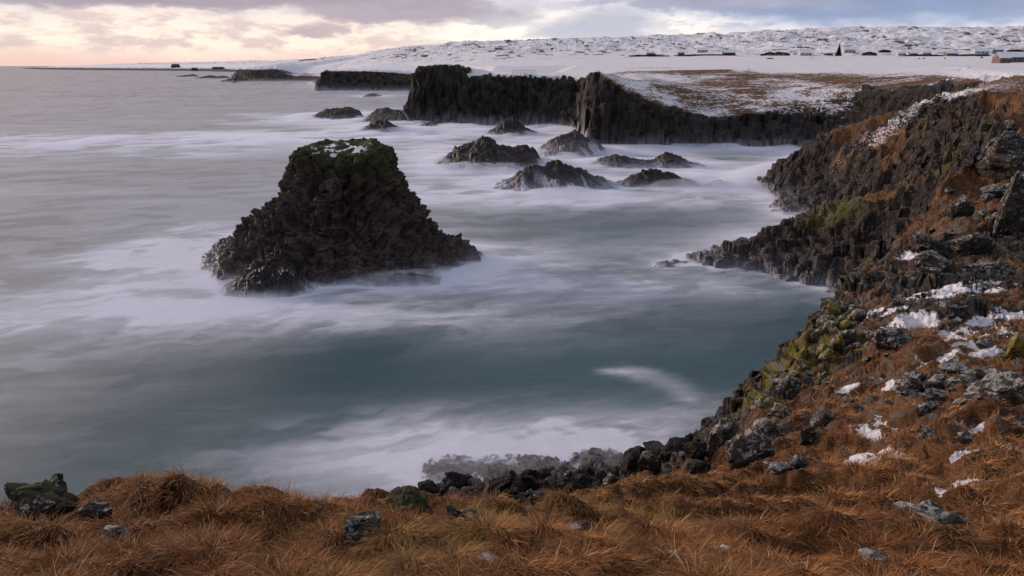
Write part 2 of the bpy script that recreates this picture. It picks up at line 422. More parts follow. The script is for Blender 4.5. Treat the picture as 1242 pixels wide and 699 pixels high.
lines = [
    # lip of the grassy foreground
    [W(-60, -12, 18), W(-30, 4, 18), W(-14, 8.6, 17.8)] + [PT(*p) for p in ((0, 602, 9.0), (110, 606, 8.8), (200, 592, 9.2), (300, 604, 8.8), (420, 613, 8.7),
        (500, 622, 9.3), (570, 614, 10.6), (640, 603, 12.3), (706, 598, 13.5), (763, 593, 15), (800, 577, 17), (857, 564, 18.3))],
    # steep drop below the lip
    [W(-62, -6, 8), W(-30, 12, 8), W(-14, 15, 7), W(-8, 15.5, 6.5), W(-3, 16.5, 6), W(1, 19, 5), W(4, 24, 4.2), W(8, 29, 3.6)],
    # rock platform at the foot
    [PT(*p) for p in ((500, 618, 31), (540, 607, 31.5), (600, 600, 32), (700, 585, 33), (760, 575, 34), (800, 567, 35), (850, 558, 36))],
    # near ridge crest
    [PT(*p) for p in ((870, 548, 18.5), (915, 507, 22), (948, 470, 25), (960, 448, 27), (985, 402, 31), (1007, 377, 34), (1022, 358, 37), (1051, 328, 41),
        (1063, 302, 44), (1078, 281, 46), (1115, 257, 50), (1152, 228, 54), (1174, 196, 57), (1226, 167, 60), (1300, 150, 66))],
    # gully behind the near ridge
    [W(36, 66.5, 3), W(42, 69, 7), W(47, 71, 10), W(54, 75, 14)],
    # second spur: crest
    [PT(*p) for p in ((850, 309, 83.5), (900, 291, 87), (950, 274, 87), (990, 261, 86), (1033, 242, 87), (1070, 235, 86), (1100, 237, 80))],
    [PT(1030, 300, 77), PT(1060, 290, 76)],
    [PT(1010, 257, 101), PT(1030, 246, 100), PT(1075, 236, 97)],
    # third spur
    [PT(*p) for p in ((941, 213, 150), (974, 187, 155), (988, 174, 150), (1010, 163, 137), (1032, 154, 138), (1076, 157, 128), (1106, 160, 118), (1126, 172, 105), (1150, 190, 90))],
    [PT(960, 226, 128), PT(1000, 205, 126), PT(1040, 200, 118), PT(1080, 200, 108)],
    [PT(1120, 225, 88), PT(1165, 215, 74)],
    [PT(1000, 172, 190), PT(1040, 158, 180), PT(1075, 154, 165)],
    # lip of the cove cliffs and buttress
    [PT(*p) for p in ((700, 94, 330), (716, 88, 246), (723, 87, 226), (742, 97, 218), (775, 119, 218), (800, 131, 220), (859, 143, 221), (922, 142, 221), (960, 133, 224), (1000, 130, 228), (1040, 134, 215), (1085, 135, 185), (1118, 140, 150), (1128, 121, 125))],
    [PT(*p) for p in ((740, 90, 245), (790, 100, 245), (860, 110, 248), (950, 108, 250), (1040, 105, 237), (1100, 112, 190))],
    [PT(*p) for p in ((700, 88, 345), (760, 86, 335), (860, 85, 335), (950, 84, 332), (1040, 82, 322), (1100, 80.5, 300), (1170, 81, 262), (1242, 92, 150), (1330, 88, 150))],
    [PT(1180, 115, 112), PT(1242, 118, 90), PT(1340, 120, 90)],
    [PT(1160, 150, 95), PT(1200, 145, 85), PT(1242, 150, 74)],
    [PT(712, 135, 219), PT(722, 145, 214.5), PT(745, 140, 214.5)],
    # headland wall
    [PT(*p) for p in ((508, 79, 318), (512, 77.5, 316), (530, 76.5, 314), (554, 78.5, 313), (561, 92, 311), (597, 91, 304), (640, 90, 304), (685, 92, 305))],
    [PT(530, 81, 350), PT(557, 82, 350), PT(600, 87, 352), PT(680, 88, 352)],
    # far cliffs
    [PT(388, 85, 728), PT(450, 84, 724), PT(506, 85, 724)],
    [PT(286, 83, 1190), PT(305, 80, 1182), PT(335, 76, 1180), PT(360, 77, 1180), PT(377, 82, 1170)],
    # plateau and hills
    [PT(412, 83, 830), PT(450, 81, 830), PT(506, 80, 830), PT(560, 79, 640), PT(600, 80, 520), PT(700, 80, 520), PT(850, 79, 520), PT(1000, 78, 520), PT(1150, 77, 480), PT(1300, 77, 400)],
    [PT(420, 79, 1000), PT(480, 76, 900), PT(600, 73, 760), PT(700, 70, 760), PT(850, 68, 760), PT(1000, 68, 760), PT(1150, 68, 720), PT(1320, 70, 600)],
    [PT(440, 71, 1150), PT(520, 65, 1000), PT(600, 62, 950), PT(700, 60, 950), PT(850, 61, 950), PT(950, 60, 930), PT(1060, 57, 930), PT(1150, 56, 930), PT(1350, 56, 900)],
    [PT(330, 77, 1900), PT(352, 74.5, 1500), PT(368, 70, 1480), PT(384, 70, 1480), PT(400, 71.5, 1450), PT(430, 67, 1450), PT(480, 63, 1400), PT(520, 56, 1350), PT(560, 53, 1350), PT(620, 50.5, 1350), PT(700, 48, 1350), PT(760, 48, 1350),
     PT(820, 50.5, 1350), PT(850, 46, 1350), PT(880, 42, 1380), PT(930, 40, 1400), PT(1000, 36.5, 1450), PT(1060, 34, 1500), PT(1150, 33.5, 1500), PT(1242, 33, 1500), PT(1500, 30, 1500)],
    [PT(400, 74, 2600), PT(700, 60, 2600), PT(1000, 50, 2600), PT(1500, 50, 2600)],
    # far low spit
    [PT(300, 82.6, 3300), PT(200, 82.2, 4000), PT(100, 82.2, 4600), PT(50, 82.3, 5000)],
    [PT(330, 74, 4600), PT(260, 75.4, 4800), PT(180, 76.4, 5000), PT(110, 78.6, 5300), PT(60, 80.8, 5800)],
]
pts_single = [PT(*p) for p in ((0, 699, 4.4), (310, 699, 4.4), (620, 699, 4.4), (930, 699, 4.6), (1242, 699, 5.2), (0, 650, 5.9), (300, 650, 5.9), (620, 650, 6.0), (900, 640, 7.2), (1242, 640, 8.0),
    (800, 610, 10.5), (900, 590, 12.5), (1242, 600, 10), (1000, 550, 15.2), (1242, 500, 15.5), (1000, 480, 21.5), (1242, 440, 20), (1100, 430, 22), (1150, 395, 25.5), (1150, 340, 33), (1242, 340, 33.5), (1060, 390, 28),
    (1200, 270, 42), (1100, 300, 41), (1242, 250, 45), (1242, 195, 53))] + \
    [W(0, 0, 21.9), W(0, -6, 23), W(-25, -10, 21), W(20, -2, 20.6), W(45, 0, 20), W(40, 22, 16.5), W(65, 50, 19), W(90, 20, 21), W(200, 60, 23), W(0, -100, 24), W(-120, -100, 22), W(400, 0, 30), W(1200, 400, 45), W(1500, 1000, 80),
     W(400, -190, 30), W(6000, 3000, 120), W(3000, 12000, 60)]
V3 = []; ED = []
def addline(L, closed=False):
    b = len(V3)
    V3.extend(L)
    for i in range(len(L) - 1): ED.append((b + i, b + i + 1))
addline(coast)
for L in lines: addline(L)
V3.extend(pts_single)
V3a = np.array(V3)
cv, ce, cf, ov, oe, of_ = delaunay_2d_cdt([Vector((p[0], p[1])) for p in V3], ED, [], 0, 1e-4)
tz = np.zeros(len(cv)); txy = np.array([(v.x, v.y) for v in cv])
for i, src in enumerate(ov):
    if src: tz[i] = V3a[src[0], 2]
    else:
        d = np.hypot(V3a[:, 0] - txy[i, 0], V3a[:, 1] - txy[i, 1]); k = np.argsort(d)[:2]; tz[i] = V3a[k, 2].mean()
        print('breakline crossing near', txy[i])
tris = np.array([f for f in cf if len(f) == 3])
coast_xy = np.array(coast)[:, :2]

def inside_coast(x, y):
    ins = np.zeros(x.shape, bool); n = len(coast_xy)
    for i in range(n):
        x0, y0 = coast_xy[i]; x1, y1 = coast_xy[(i + 1) % n]
        if y0 == y1: continue
        c = ((y0 > y) != (y1 > y)) & (x < (x1 - x0) * (y - y0) / (y1 - y0) + x0)
        ins ^= c
    return ins
def dist_polyline(x, y, L, closed=False):
    d = np.full(x.shape, 1e9); n = len(L)
    for i in range(n if closed else n - 1):
        x0, y0 = L[i]; x1, y1 = L[(i + 1) % n]
        vx, vy = x1 - x0, y1 - y0; l2 = vx * vx + vy * vy + 1e-9
        t = np.clip(((x - x0) * vx + (y - y0) * vy) / l2, 0, 1)
        d = np.minimum(d, (x - x0 - t * vx) ** 2 + (y - y0 - t * vy) ** 2)
    return np.sqrt(d)
def tin(x, y):
    z = np.zeros(x.shape).ravel(); xf = x.ravel(); yf = y.ravel()
    order = np.argsort(yf); ys = yf[order]
    for t in tris:
        p = txy[t]; zz = tz[t]
        lo = np.searchsorted(ys, p[:, 1].min()); hi = np.searchsorted(ys, p[:, 1].max())
        idx = order[lo:hi]; X = xf[idx]; Yv = yf[idx]
        m = (X >= p[:, 0].min()) & (X <= p[:, 0].max()); idx = idx[m]; X = X[m]; Yv = Yv[m]
        den = (p[1, 1] - p[2, 1]) * (p[0, 0] - p[2, 0]) + (p[2, 0] - p[1, 0]) * (p[0, 1] - p[2, 1])
        if abs(den) < 1e-9: continue
        a = ((p[1, 1] - p[2, 1]) * (X - p[2, 0]) + (p[2, 0] - p[1, 0]) * (Yv - p[2, 1])) / den
        b = ((p[2, 1] - p[0, 1]) * (X - p[2, 0]) + (p[0, 0] - p[2, 0]) * (Yv - p[2, 1])) / den
        c = 1 - a - b
        k = (a >= -1e-6) & (b >= -1e-6) & (c >= -1e-6)
        z[idx[k]] = (a * zz[0] + b * zz[1] + c * zz[2])[k]
    return z.reshape(x.shape)
def blur(a, ax, k):
    for _ in range(k):
        s = np.roll(a, 1, ax); t = np.roll(a, -1, ax)
        if ax == 0: s[0] = a[0]; t[-1] = a[-1]
        else: s[:, 0] = a[:, 0]; t[:, -1] = a[:, -1]
        a = 0.25 * s + 0.5 * a + 0.25 * t
    return a

# survey grid, fan-shaped so that near ground is fine and far ground coarse
OX, OY = 0.0, -4.0
azs = np.concatenate([np.linspace(-100, -47, 60, endpoint=False), np.linspace(-47, 47, 1080), np.linspace(47, 100, 61)[1:]])
azs = np.radians(azs)
LR0, LR1, NR = math.log(1.2), math.log(9000.0), 1300
lr = np.linspace(LR0, LR1, NR)
AZG = azs[::2]
gx = OX + np.sin(AZG)[:, None] * np.exp(lr)[None, :]; gy = OY + np.cos(AZG)[:, None] * np.exp(lr)[None, :]
zin = tin(gx, gy)
ins = inside_coast(gx, gy)
dco = dist_polyline(gx, gy, coast_xy)
zb = np.where(ins, zin, -np.minimum(dco * 0.7, 7.0))
zb = blur(blur(zb, 0, 2), 1, 2)
# distance to coast, signed
sdc = np.where(ins, dco, -dco)

def base_lookup(tab, x, y):
    r = np.maximum(np.hypot(x - OX, y - OY), 1.21); a = np.arctan2(x - OX, y - OY)
    fi = np.interp(a, AZG, np.arange(len(AZG))); fj = (np.log(r) - LR0) / (LR1 - LR0) * (NR - 1)
    fj = np.clip(fj, 0, NR - 1.001); fi = np.clip(fi, 0, len(AZG) - 1.001)
    i = fi.astype(int); j = fj.astype(int); u = fi - i; v = fj - j
    return (tab[i, j] * (1 - u) + tab[i + 1, j] * u) * (1 - v) + (tab[i, j + 1] * (1 - u) + tab[i + 1, j + 1] * u) * v
def base_z(x, y): return base_lookup(zb, np.asarray(x, float), np.asarray(y, float))
def hit(px, py, r0=3.0):
    """where the ray through a photo pixel first meets the surveyed ground"""
    dx, dy, dz = ray(px, py)
    t = np.exp(np.linspace(math.log(r0), math.log(3000), 6000))
    z = CAM_H + dz * t; gz = base_z(dx * t, dy * t)
    k = np.argmax(z < gz)
    return dx * t[k], dy * t[k], float(gz[k])

# slope table of the survey
rr = np.exp(lr)[None, :]
sr = np.gradient(zb, axis=1) / (np.gradient(np.exp(lr))[None, :])
sa = np.gradient(zb, axis=0) / (np.gradient(AZG)[:, None] * rr)
slope = np.hypot(sr, sa)
slope = blur(blur(slope, 0, 3), 1, 3)

# ------------------------------------------------------------------ snow patches and other ground cover, placed where they lie
def patch(px, py, rx, ry, ang=0.0):
    x, y, z = hit(px, py); return (x, y, rx, ry, ang)
snow_spots = [patch(1065, 528, 0.55, 0.9), patch(1058, 560, 0.55, 0.55), patch(1040, 556, .3, .3), patch(873, 655, .28, .22, .4), patch(1170, 528, .6, .3, .5), patch(1150, 537, .45, .25),
    patch(1160, 560, .35, .2), patch(1190, 587, .5, .2), patch(1135, 595, .25, .12), patch(884, 588, .35, .2), patch(806, 664, .22, .12), patch(686, 690, .12, .09), patch(592, 672, .16, .08), patch(1233, 515, .35, .2),
    patch(1066, 478, .8, .35), patch(1030, 470, .5, .25), patch(1093, 471, .5, .2), patch(1118, 441, .6, .4), patch(1160, 437, 1.5, .5), patch(1215, 430, 1.0, .5), patch(1150, 410, 1.6, 1.0), patch(1110, 390, 1.8, .8), patch(1175, 400, 1.6, 1.0), patch(1215, 405, 1.2, 1.3),
    patch(1090, 380, 1.4, .5), patch(1140, 350, 1.7, .8), patch(1170, 356, 2.0, .8), patch(1215, 344, 2.0, .8), patch(1200, 385, 1.4, .8), patch(1104, 310, .9, .6), patch(1060, 375, .6, .3), patch(1232, 380, 1.0, 1.0), patch(1186, 425, 1.2, .6), patch(725, 655, .1, .08), patch(560, 628, .2, .1)]
def snow_near(x, y):
    s = np.zeros(x.shape)
    wx = x + 0.5 * (fbm2(x * 1.3, y * 1.3, 4, 41) - 0.5); wy = y + 0.5 * (fbm2(x * 1.3, y * 1.3, 4, 51) - 0.5)
    for (cx_, cy_, rx, ry, an) in snow_spots:
        s = np.maximum(s, (1.35 if rx < .62 else 1.0) * gauss(wx, wy, cx_, cy_, rx * 1.05, ry * 1.05, an))
    big = sstep(fbm2(x * 0.9, y * 0.9, 5, 77), 0.44, 0.60)
    s = s * (0.22 + 0.52 * big * 1.0 + .42 * sstep(fbm2(x * 2.6, y * 2.6, 4, 79), .40, .58))
    return s

def rockiness(x, y, z, sl):
    n = fbm2(x * 0.22, y * 0.22, 5, 3) - 0.5; n2_ = fbm2(x * 0.9, y * 0.9, 4, 9) - 0.5
    k = sstep(sl + n * 0.9 + n2_ * 0.5 + (fbm2(x * .045, y * .045, 4, 88) - .5) * 1.6 * sstep(np.hypot(x, y), 180, 200) * sstep(z, 3, 8), 0.72, 0.95)
    low = sstep(z + n * 3, 9.0, 4.5) * sstep(y, 12, 20)
    k = np.maximum(k, low)
    ds = np.hypot(x, y)
    k = np.maximum(k * sstep(ds, 22, 29), sstep(sl, 1.15, 1.5) * sstep(ds, 13, 19))
    k = np.maximum(k, sstep(sl, .22, .42) * sstep(ds, 620, 700) * sstep(ds, 1700, 1500) * sstep(z, 26, 21))
    k = np.maximum(k, sstep(sl + n * .4 + (fbm2(x * .045, y * .045, 4, 88) - .5) * 1.5 * sstep(z, 3, 8), .42, .62) * sstep(ds, 180, 200) * sstep(ds, 700, 600))
    k = np.maximum(k, sstep(z, 14, 9) * sstep(ds, 1400, 1700))
    out = sstep(fbm2(x * .28, y * .28, 5, 401, .6), .46, .55) * sstep(x, 11, 15) * sstep(ds, 29, 36) * sstep(ds, 120, 80)
    return np.maximum(k, out)
# ------------------------------------------------------------------ resample each azimuth by apparent size, then model
phi = np.arctan2(zb - CAM_H, rr)
wgt = np.abs(np.gradient(phi, axis=1)) * 1.0 + 0.20 * np.gradient(lr)[None, :] * sstep(lr, 1.0, 2.0)[None, :] + 0.05 * np.gradient(lr)[None, :]
wgt *= np.where(zb < -2.5, 0.02, 1.0)
wgt = blur(blur(wgt, 0, 12), 1, 6)
cum = np.cumsum(wgt, 1); cum = (cum - cum[:, :1]) / (cum[:, -1:] - cum[:, :1])
NJ = 900
tgt = np.linspace(0, 1, NJ)
LRS = np.stack([np.interp(tgt, cum[i], lr) for i in range(len(AZG))])
LRF = np.stack([np.interp(azs, AZG, LRS[:, j]) for j in range(NJ)], 1)      # all azimuths
X = OX + np.sin(azs)[:, None] * np.exp(LRF); Y = OY + np.cos(azs)[:, None] * np.exp(LRF)

MOUND = hit(205, 604); MOUND2 = hit(20, 615)
def relief(X, Y, detail=True):
    """ground height with turf hummocks, basalt columns and lava bumps"""
    Zb = base_z(X, Y); sl = base_lookup(slope, X, Y); sd = base_lookup(sdc, X, Y)
    dist = np.hypot(X, Y)
    near = sstep(dist, 75, 40)
    rk = rockiness(X, Y, Zb, sl)
    # hummocky turf
    wx = X + 0.5 * (noise2(X * .7, Y * .7, 5) - .5); wy = Y + 0.5 * (noise2(X * .7, Y * .7, 6) - .5)
    f1, f2, *_ = voro2(wx * 1.15, wy * 1.5, 21)
    tus = np.clip(1 - f1 * f1 * 1.7, 0, 1) * 0.48 + (fbm2(X * 2.4, Y * 2.4, 4, 31) - .5) * 0.26 + (fbm2(X * 0.35, Y * 0.45, 3, 33) - .5) * 1.0
    turf = (tus - 0.20 - .36 * sstep(dist, 20, 11)) * sstep(dist, 90, 30) * (0.55 + 0.45 * sstep(dist, 5, 12))
    # middle-distance slopes: stony terraces
    amp = np.clip(dist / 60, 0.6, 3.0)
    ruf = (fbm2(X * 0.16, Y * 0.16, 6, 61, 0.58, True) - 0.62) * 2.6 * amp * sstep(Zb, 0.5, 6)
    ruf *= np.where(dist > 190, .6, 1) * (1 + .9 * sstep(dist, 30, 40) * sstep(dist, 150, 110))
    ruf *= sstep(dist, 14, 45) * sstep(dist, 500, 330) * (0.30 * sstep(dist, 260, 150) + 0.9 * sstep(sl, 0.2, 0.8))
    ter = turf + ruf + (fbm2(X * .28, Y * .5, 4, 35, .5, True) - .62) * .9 * sstep(dist, 3, 7) * sstep(dist, 60, 35) + (fbm2(X * 1.3, Y * 1.3, 4, 37, .6) - .5) * .55 * sstep(dist, 16, 28) * sstep(dist, 80, 50) + .45 * gauss(X, Y, MOUND[0], MOUND[1], .75, .5) + .2 * gauss(X, Y, MOUND2[0], MOUND2[1], .6, .5)
    snl = snow_near(X, Y) * sstep(dist, 62, 52); ter = ter * (1 - .7 * np.clip(snl, 0, 1)); rk = rk * (1 - .85 * sstep(snl, .35, .6))
    # columns: every cell stands at the height of its own centre
    cs = np.where(dist < 64, 0.95, np.where(dist < 185, 1.15, 2.2))
    zc = np.zeros(X.shape)
    colj = np.zeros(X.shape); edge = np.zeros(X.shape)
    for lo, hi, c_, sd_ in ((0, 66, 0.80, 101), (66, 190, 1.15, 102), (190, 420, 2.1, 103)):
        m = (dist >= lo) & (dist < hi) & (rk > 0.02)
        if not m.any(): continue
        x = X[m] / c_; y = Y[m] / c_
        x = x + 0.4 * (noise2(x * .5, y * .5, 4) - .5)
        f1, f2, cx_, cy_, rv = voro2(x, y, sd_, 0.8)
        zz = base_z(cx_ * c_, cy_ * c_)
        big = (fbm2(cx_ * c_ * 0.16, cy_ * c_ * 0.16, 5, 61, 0.58, True) - 0.62) * 2.6 * amp[m] * sstep(zz, 0.0, 5)
        zq = zz + big * (0.8 if c_ < 2 else 0.4) + (rv - 0.5) * (1.0 if c_ < 2 else 0.45) * c_
        # keep the columns' heads slightly rounded and the joints open
        zq -= np.clip(0.16 - (f2 - f1), 0, 1) * 1.7 * c_ * (1 if c_ < 2 else 0.4)
        zq -= f1 * f1 * 0.35 * c_
        colj[m] = zq; zc[m] = 1
        edge[m] = f2 - f1
    Z = np.where((zc > 0), Zb + ter * (1 - rk) + (colj - Zb) * rk, Zb + ter)
    # far cliffs and hills
    far = sstep(dist, 500, 700)
    Z += far * (fbm2(X * 0.005, Y * 0.007, 4, 75, .5) - .5) * 14 * sstep(Zb, 26, 50) * sstep(dist, 800, 1100)
    Z += far * (fbm2(X * 0.02, Y * 0.02, 7, 71, 0.6, True) - 0.6) * 13 * sstep(base_z(X, Y), 14, 60) * sstep(dist, 650, 1000)
    Z += sstep(dist, 330, 450) * (fbm2(X * 0.012, Y * 0.012, 4, 73, .4) - .5) * 1.6 * sstep(Zb, 5, 15)
    # below water keep low
    Z = np.where(sd < 0, np.minimum(Z, -0.12 + 0.7 * sstep(sd, -2.0, 0.0) * fbm2(X * .8, Y * .8, 3, 8)), Z)
    return Z, Zb, sl, sd, rk, dist

Z, Zb, sl, sd, rk, dist = relief(X, Y)
# cliff faces: push rock in and out horizontally so that walls get ledges and overhangs
m = (rk > 0.05) & (dist > 28) & (dist < 2200) & (Zb > -3)
gxr = np.gradient(Z, axis=0); dirx = np.zeros(X.shape); diry = np.zeros(X.shape)
e = 1.5
xs, ys = X[m], Y[m]
hx = base_z(xs + e, ys) - base_z(xs - e, ys); hy = base_z(xs, ys + e) - base_z(xs, ys - e); hl = np.hypot(hx, hy) + 1e-3
k = np.clip(dist[m] / 130, 0.5, 3.4)
zs = Z[m]
d3 = (fbm3(xs * .25 / k, ys * .25 / k, zs * .22 / k, 6, 5, .58, True) - .6) * 3.2 * k * sstep(dist[m], 900, 500)
v1, v2, vr = voro3(xs * .8 / k, ys * .8 / k, zs * .45 / k, 8)
d3 += (noise3(xs * .09 / k, ys * .09 / k, zs * .05 / k, 77) - .5) * 4.5 * k * sstep(dist[m], 150, 220) * sstep(dist[m], 900, 500)
d3 += (vr - .5) * 1.2 * k - np.clip(.2 - (v2 - v1), 0, 1) * 1.2 * k
d3 *= rk[m] * np.clip(hl / (2 * e) / 1.0, 0, 1)
X2 = X.copy(); Y2 = Y.copy()
X2[m] -= hx / hl * d3; Y2[m] -= hy / hl * d3

# ground cover attributes
n_a = fbm2(X * .05, Y * .05, 5, 201); n_b = fbm2(X * .4, Y * .4, 5, 203)
pl0 = 225 + 92 * sstep(X, 18, 45)
plateau = sstep(dist + (n_a - .5) * 60, pl0, pl0 + 45) * sstep(sl, 0.75, 0.35) * sstep(Zb, 10, 15)
plateau *= 1 - .62 * sstep(fbm2(X * .012, Y * .05, 5, 210, .6), .56, .66) * sstep(dist, 620, 500)
rightpl = sstep(Zb, 20.8, 22.2) * sstep(dist, 95, 130) * (.20 + .3 * (n_b - .5)) + .6 * sstep(X, 98, 110) * sstep(dist, 135, 150) * sstep(Zb, 20, 21)
slopesnow = sstep(dist, 205, 235) * sstep(X, 220, 60) * (.57 + .4 * (n_a - .5) - .08 * sstep(X, 40, 100)) * sstep(Zb, 5, 9) * sstep(sl, 1.6, 0.8)
slopesnow = np.maximum(slopesnow, (0.47 + .4 * (n_a - .5)) * sstep(dist, 190, 230) * sstep(Zb, 6, 10) * sstep(sl, 1.2, 0.6))
ter_sn = gauss(X, Y, *at(1092, 150, Y=125)[:2], 14, 9) * 0.50 + gauss(X, Y, *at(1130, 125, Y=150)[:2], 12, 30) * 0.22
ter_sn = ter_sn + 0.24 * sstep(dist, 60, 90) * sstep(Zb, 14, 18) * sstep(dist, 230, 180) * sstep(sl, .8, .4)
spit = sstep(dist, 1600, 2200) * (0.80 + .5 * (fbm2(X * .004, Y * .012, 4, 251) - .5)) * sstep(Zb, 10, 16)
farhill = sstep(dist, 430, 520) * sstep(Zb, 14, 20) * sstep(sl, 1.1, 0.6)
steep = sstep(sl, .45, .75)
snow = (1 - .95 * rk * steep * sstep(dist, 150, 250)) * np.maximum.reduce([plateau, rightpl, slopesnow, ter_sn, spit * 1.0, farhill, snow_near(X, Y) * sstep(dist, 60, 50)])
lava = sstep(dist, 620, 850) * sstep(Zb, 24, 34)
grass = (1 - rk) * sstep(Zb, 2.5, 6)
# the brown scree under the right-hand hill and the near spur keep rock between the turf
grass *= 1 - 0.42 * sstep(dist, 34, 60) * sstep(Zb, 18, 12)
grass = grass * (1 - 0.25 * sstep(X, 10, 14) * sstep(dist, 22, 28) * sstep(dist, 60, 45))
P_y1 = hit(985, 425); P_y2 = at(1040, 246, Y=85); P_y3 = hit(1058, 320)
yellow = gauss(X, Y, P_y1[0] - 0.5, P_y1[1], 3.2, 5.5, -0.4) + 0.5 * gauss(X, Y, P_y2[0], P_y2[1], 14, 5) + .7 * gauss(X, Y, P_y3[0] - 1, P_y3[1], 2.0, 6.0, -0.5)
moss = np.clip(yellow * 0.95, 0, 1) + 0.58 * sstep(dist, 200, 300) * sstep(Zb, 12, 19) * sstep(dist, 560, 400) + 0.35 * sstep(dist, 60, 80) * sstep(Zb, 3, 8) * sstep(dist, 200, 150)
grass = grass * (1 - 0.75 * np.clip(yellow, 0, 1) * sstep(dist, 80, 50))
stones = sstep(dist, 13, 20) * sstep(dist, 75, 45) * sstep(X, 3, 9) * 0.9
stones = np.maximum(stones, 0.5 * sstep(dist, 45, 80) * sstep(dist, 190, 120))
farA = sstep(dist, 170, 260)
zw = Z + (n_b - .5) * 1.2
veil = np.exp(-np.clip(zw + 0.15, 0, 99) / np.clip(dist / 160, .3, 1.6)) * sstep(sd, 14, 2) * (0.3 + 0.9 * n_b) * sstep(dist, 25, 60)
wet = sstep(Z, 4.0, 0.8) * rk * sstep(dist, 900, 500)
QL = grid_quads(len(azs), NJ)
keep = (Z.ravel()[QL].max(1) > -1.6)
QL = QL[keep]
used = np.zeros(Z.size, bool); used[QL.ravel()] = True
remap = np.cumsum(used) - 1
fl = lambda a: a.ravel()[used]
land_v = np.stack([fl(X2), fl(Y2), fl(Z)], -1)
land = mesh_from('coastal_land', land_v, remap[QL], M_LAND, attrs={k_: fl(v_) for k_, v_ in
    dict(snow=snow, lava=lava, flat=np.maximum(plateau, farhill), grass=grass, moss=moss, yellow=np.clip(yellow, 0, 1), stones=stones, far=farA, veil=np.clip(veil, 0, .85), wet=wet).items()})
tag(land, kind='structure')
def ground_z(x, y):
    return relief(np.atleast_1d(np.asarray(x, float)), np.atleast_1d(np.asarray(y, float)))[0]


# ------------------------------------------------------------------ rocks standing in the sea (height-field islets from their outlines)
SEA_ROCKS = []          # (x, y, radius) used for the foam
def islet(name, crest, base_l, base_r, front, depth_back, seed, rough=1.0, mat=None, scale=1.0, veil_k=1.0, nu=220, nw=110, columns=0.7):
    """crest: photo points of the skyline; base_l/base_r: waterline ends; front: photo row of the front waterline; all turned into metres"""
    L = at(*base_l, z=0.0); Rr = at(*base_r, z=0.0)
    ymid = (L[1] + Rr[1]) / 2
    cr = [at(p[0], p[1], Y=ymid) for p in crest]
    fx = (crest[len(crest) // 2][0]); F = at(fx, front, z=0.0)
    dfront = max(ymid - F[1], 1.0)
    cxs = np.array([L[0]] + [c[0] for c in cr] + [Rr[0]]); czs = np.array([0.0] + [max(c[2], 0.15) for c in cr] + [0.0])
    o_ = np.argsort(cxs); cxs = cxs[o_]; czs = czs[o_]
    x0, x1 = L[0], Rr[0]; wd = x1 - x0
    u = np.linspace(-0.12, 1.12, nu); w = np.linspace(-1.35, 1.35, nw)
    U, Wd = np.meshgrid(u, w, indexing='ij')
    Xr = x0 + U * wd
    crest_z = np.interp(Xr, cxs, czs)
    endt = np.clip(1 - np.abs(2 * U - 1) ** 3, 0.12, 1)
    dep = np.where(Wd < 0, dfront, depth_back) * (0.45 + 0.55 * endt)
    Yr = ymid + Wd * dep
    prof = np.where(Wd < 0, np.clip(1 + Wd, -0.4, 1) ** 1.0 * 1.0, np.clip(1 - Wd, -0.4, 1))
    prof = np.sign(prof) * np.abs(prof) ** 0.85
    s = scale
    n = fbm3(Xr * .35 / s, Yr * .35 / s, crest_z * 0.2, 6, seed, .58, True) - .6
    f1, f2, cx_, cy_, rv = voro2(Xr / (columns * s) + 2 * n, Yr / (columns * s), seed)
    strat = fbm2((Xr * .5 + Yr * .9) / s * 1.6, (Xr - Yr) * .25 / s, 4, seed + 3, .5, True) - .5
    Zr = crest_z * prof - 1.2 * np.clip(np.abs(Wd) - 1, 0, 1) * 3 - np.clip(np.abs(2 * U - 1) - 1, 0, 1) * 8
    hh = np.clip(crest_z, 0.3, 3)
    Zr += (n * 1.15 * rough + strat * 0.8 * rough) * s * 0.55 * np.clip(hh / 1.5, .4, 1.6)
    Zr += ((rv - .5) * .6 - np.clip(.2 - (f2 - f1), 0, 1) * 1.3) * columns * s * .8 * rough
    zt = Zr + (fbm2(Xr * .8, Yr * .8, 4, seed + 8) - .5) * 1.0
    streak = fbm2((Xr * 1.1 + Yr * .3) / s, (Yr * .25) / s, 5, seed + 21, .6)
    veil = np.exp(-np.clip(zt, 0, 99) / (.34 * s * veil_k)) * .9 + .55 * veil_k * sstep(streak, .56, .70) * sstep(Zr, 2.6 * s, .2) * (veil_k > 1)
    o = mesh_from(name, np.stack([Xr, Yr, Zr], -1).reshape(-1, 3), grid_quads(nu, nw), mat or M_WETROCK,
                  attrs=dict(moss=np.zeros(Zr.size), snow=np.zeros(Zr.size), veil=np.clip(veil, 0, .9), wet=np.ones(Zr.size) * .8))
    SEA_ROCKS.append((x0, x1, ymid - dfront, ymid + depth_back))
    return o
def sk(label, *a, group=None, name='sea_rock', **k):
    o = islet(name, *a, **k); tag(o, label, 'sea rock', group); return o
S = dict(scale=2.0)
sk('low dark skerry far out on the left, nearest the open sea', [(385, 139), (395, 134), (410, 133), (425, 131), (435, 134)], (374, 143), (442, 142), 146, 9, 301, **S)
sk('ragged low reef reaching out from the foot of the dark headland', [(458, 134), (468, 131), (478, 134), (490, 135), (500, 133)], (452, 141), (512, 146), 150, 9, 302, **S)
sk('smooth dome shaped rock just behind the tall stack', [(448, 152), (458, 147), (468, 148), (482, 154)], (434, 159), (494, 158), 161, 7, 303, **S)
sk('small pointed rock pyramid below the headland wall', [(603, 155), (612, 148), (622, 144), (630, 149), (640, 157)], (588, 163), (652, 162), 165, 7, 304, **S)
sk('large jagged sea rock with its peak at the left end', [(545, 188), (560, 178), (575, 170), (585, 166), (596, 171), (605, 178), (618, 180), (630, 177), (642, 181), (650, 186)], (526, 201), (658, 194), 207, 11, 305, rough=1.25, scale=1.8)
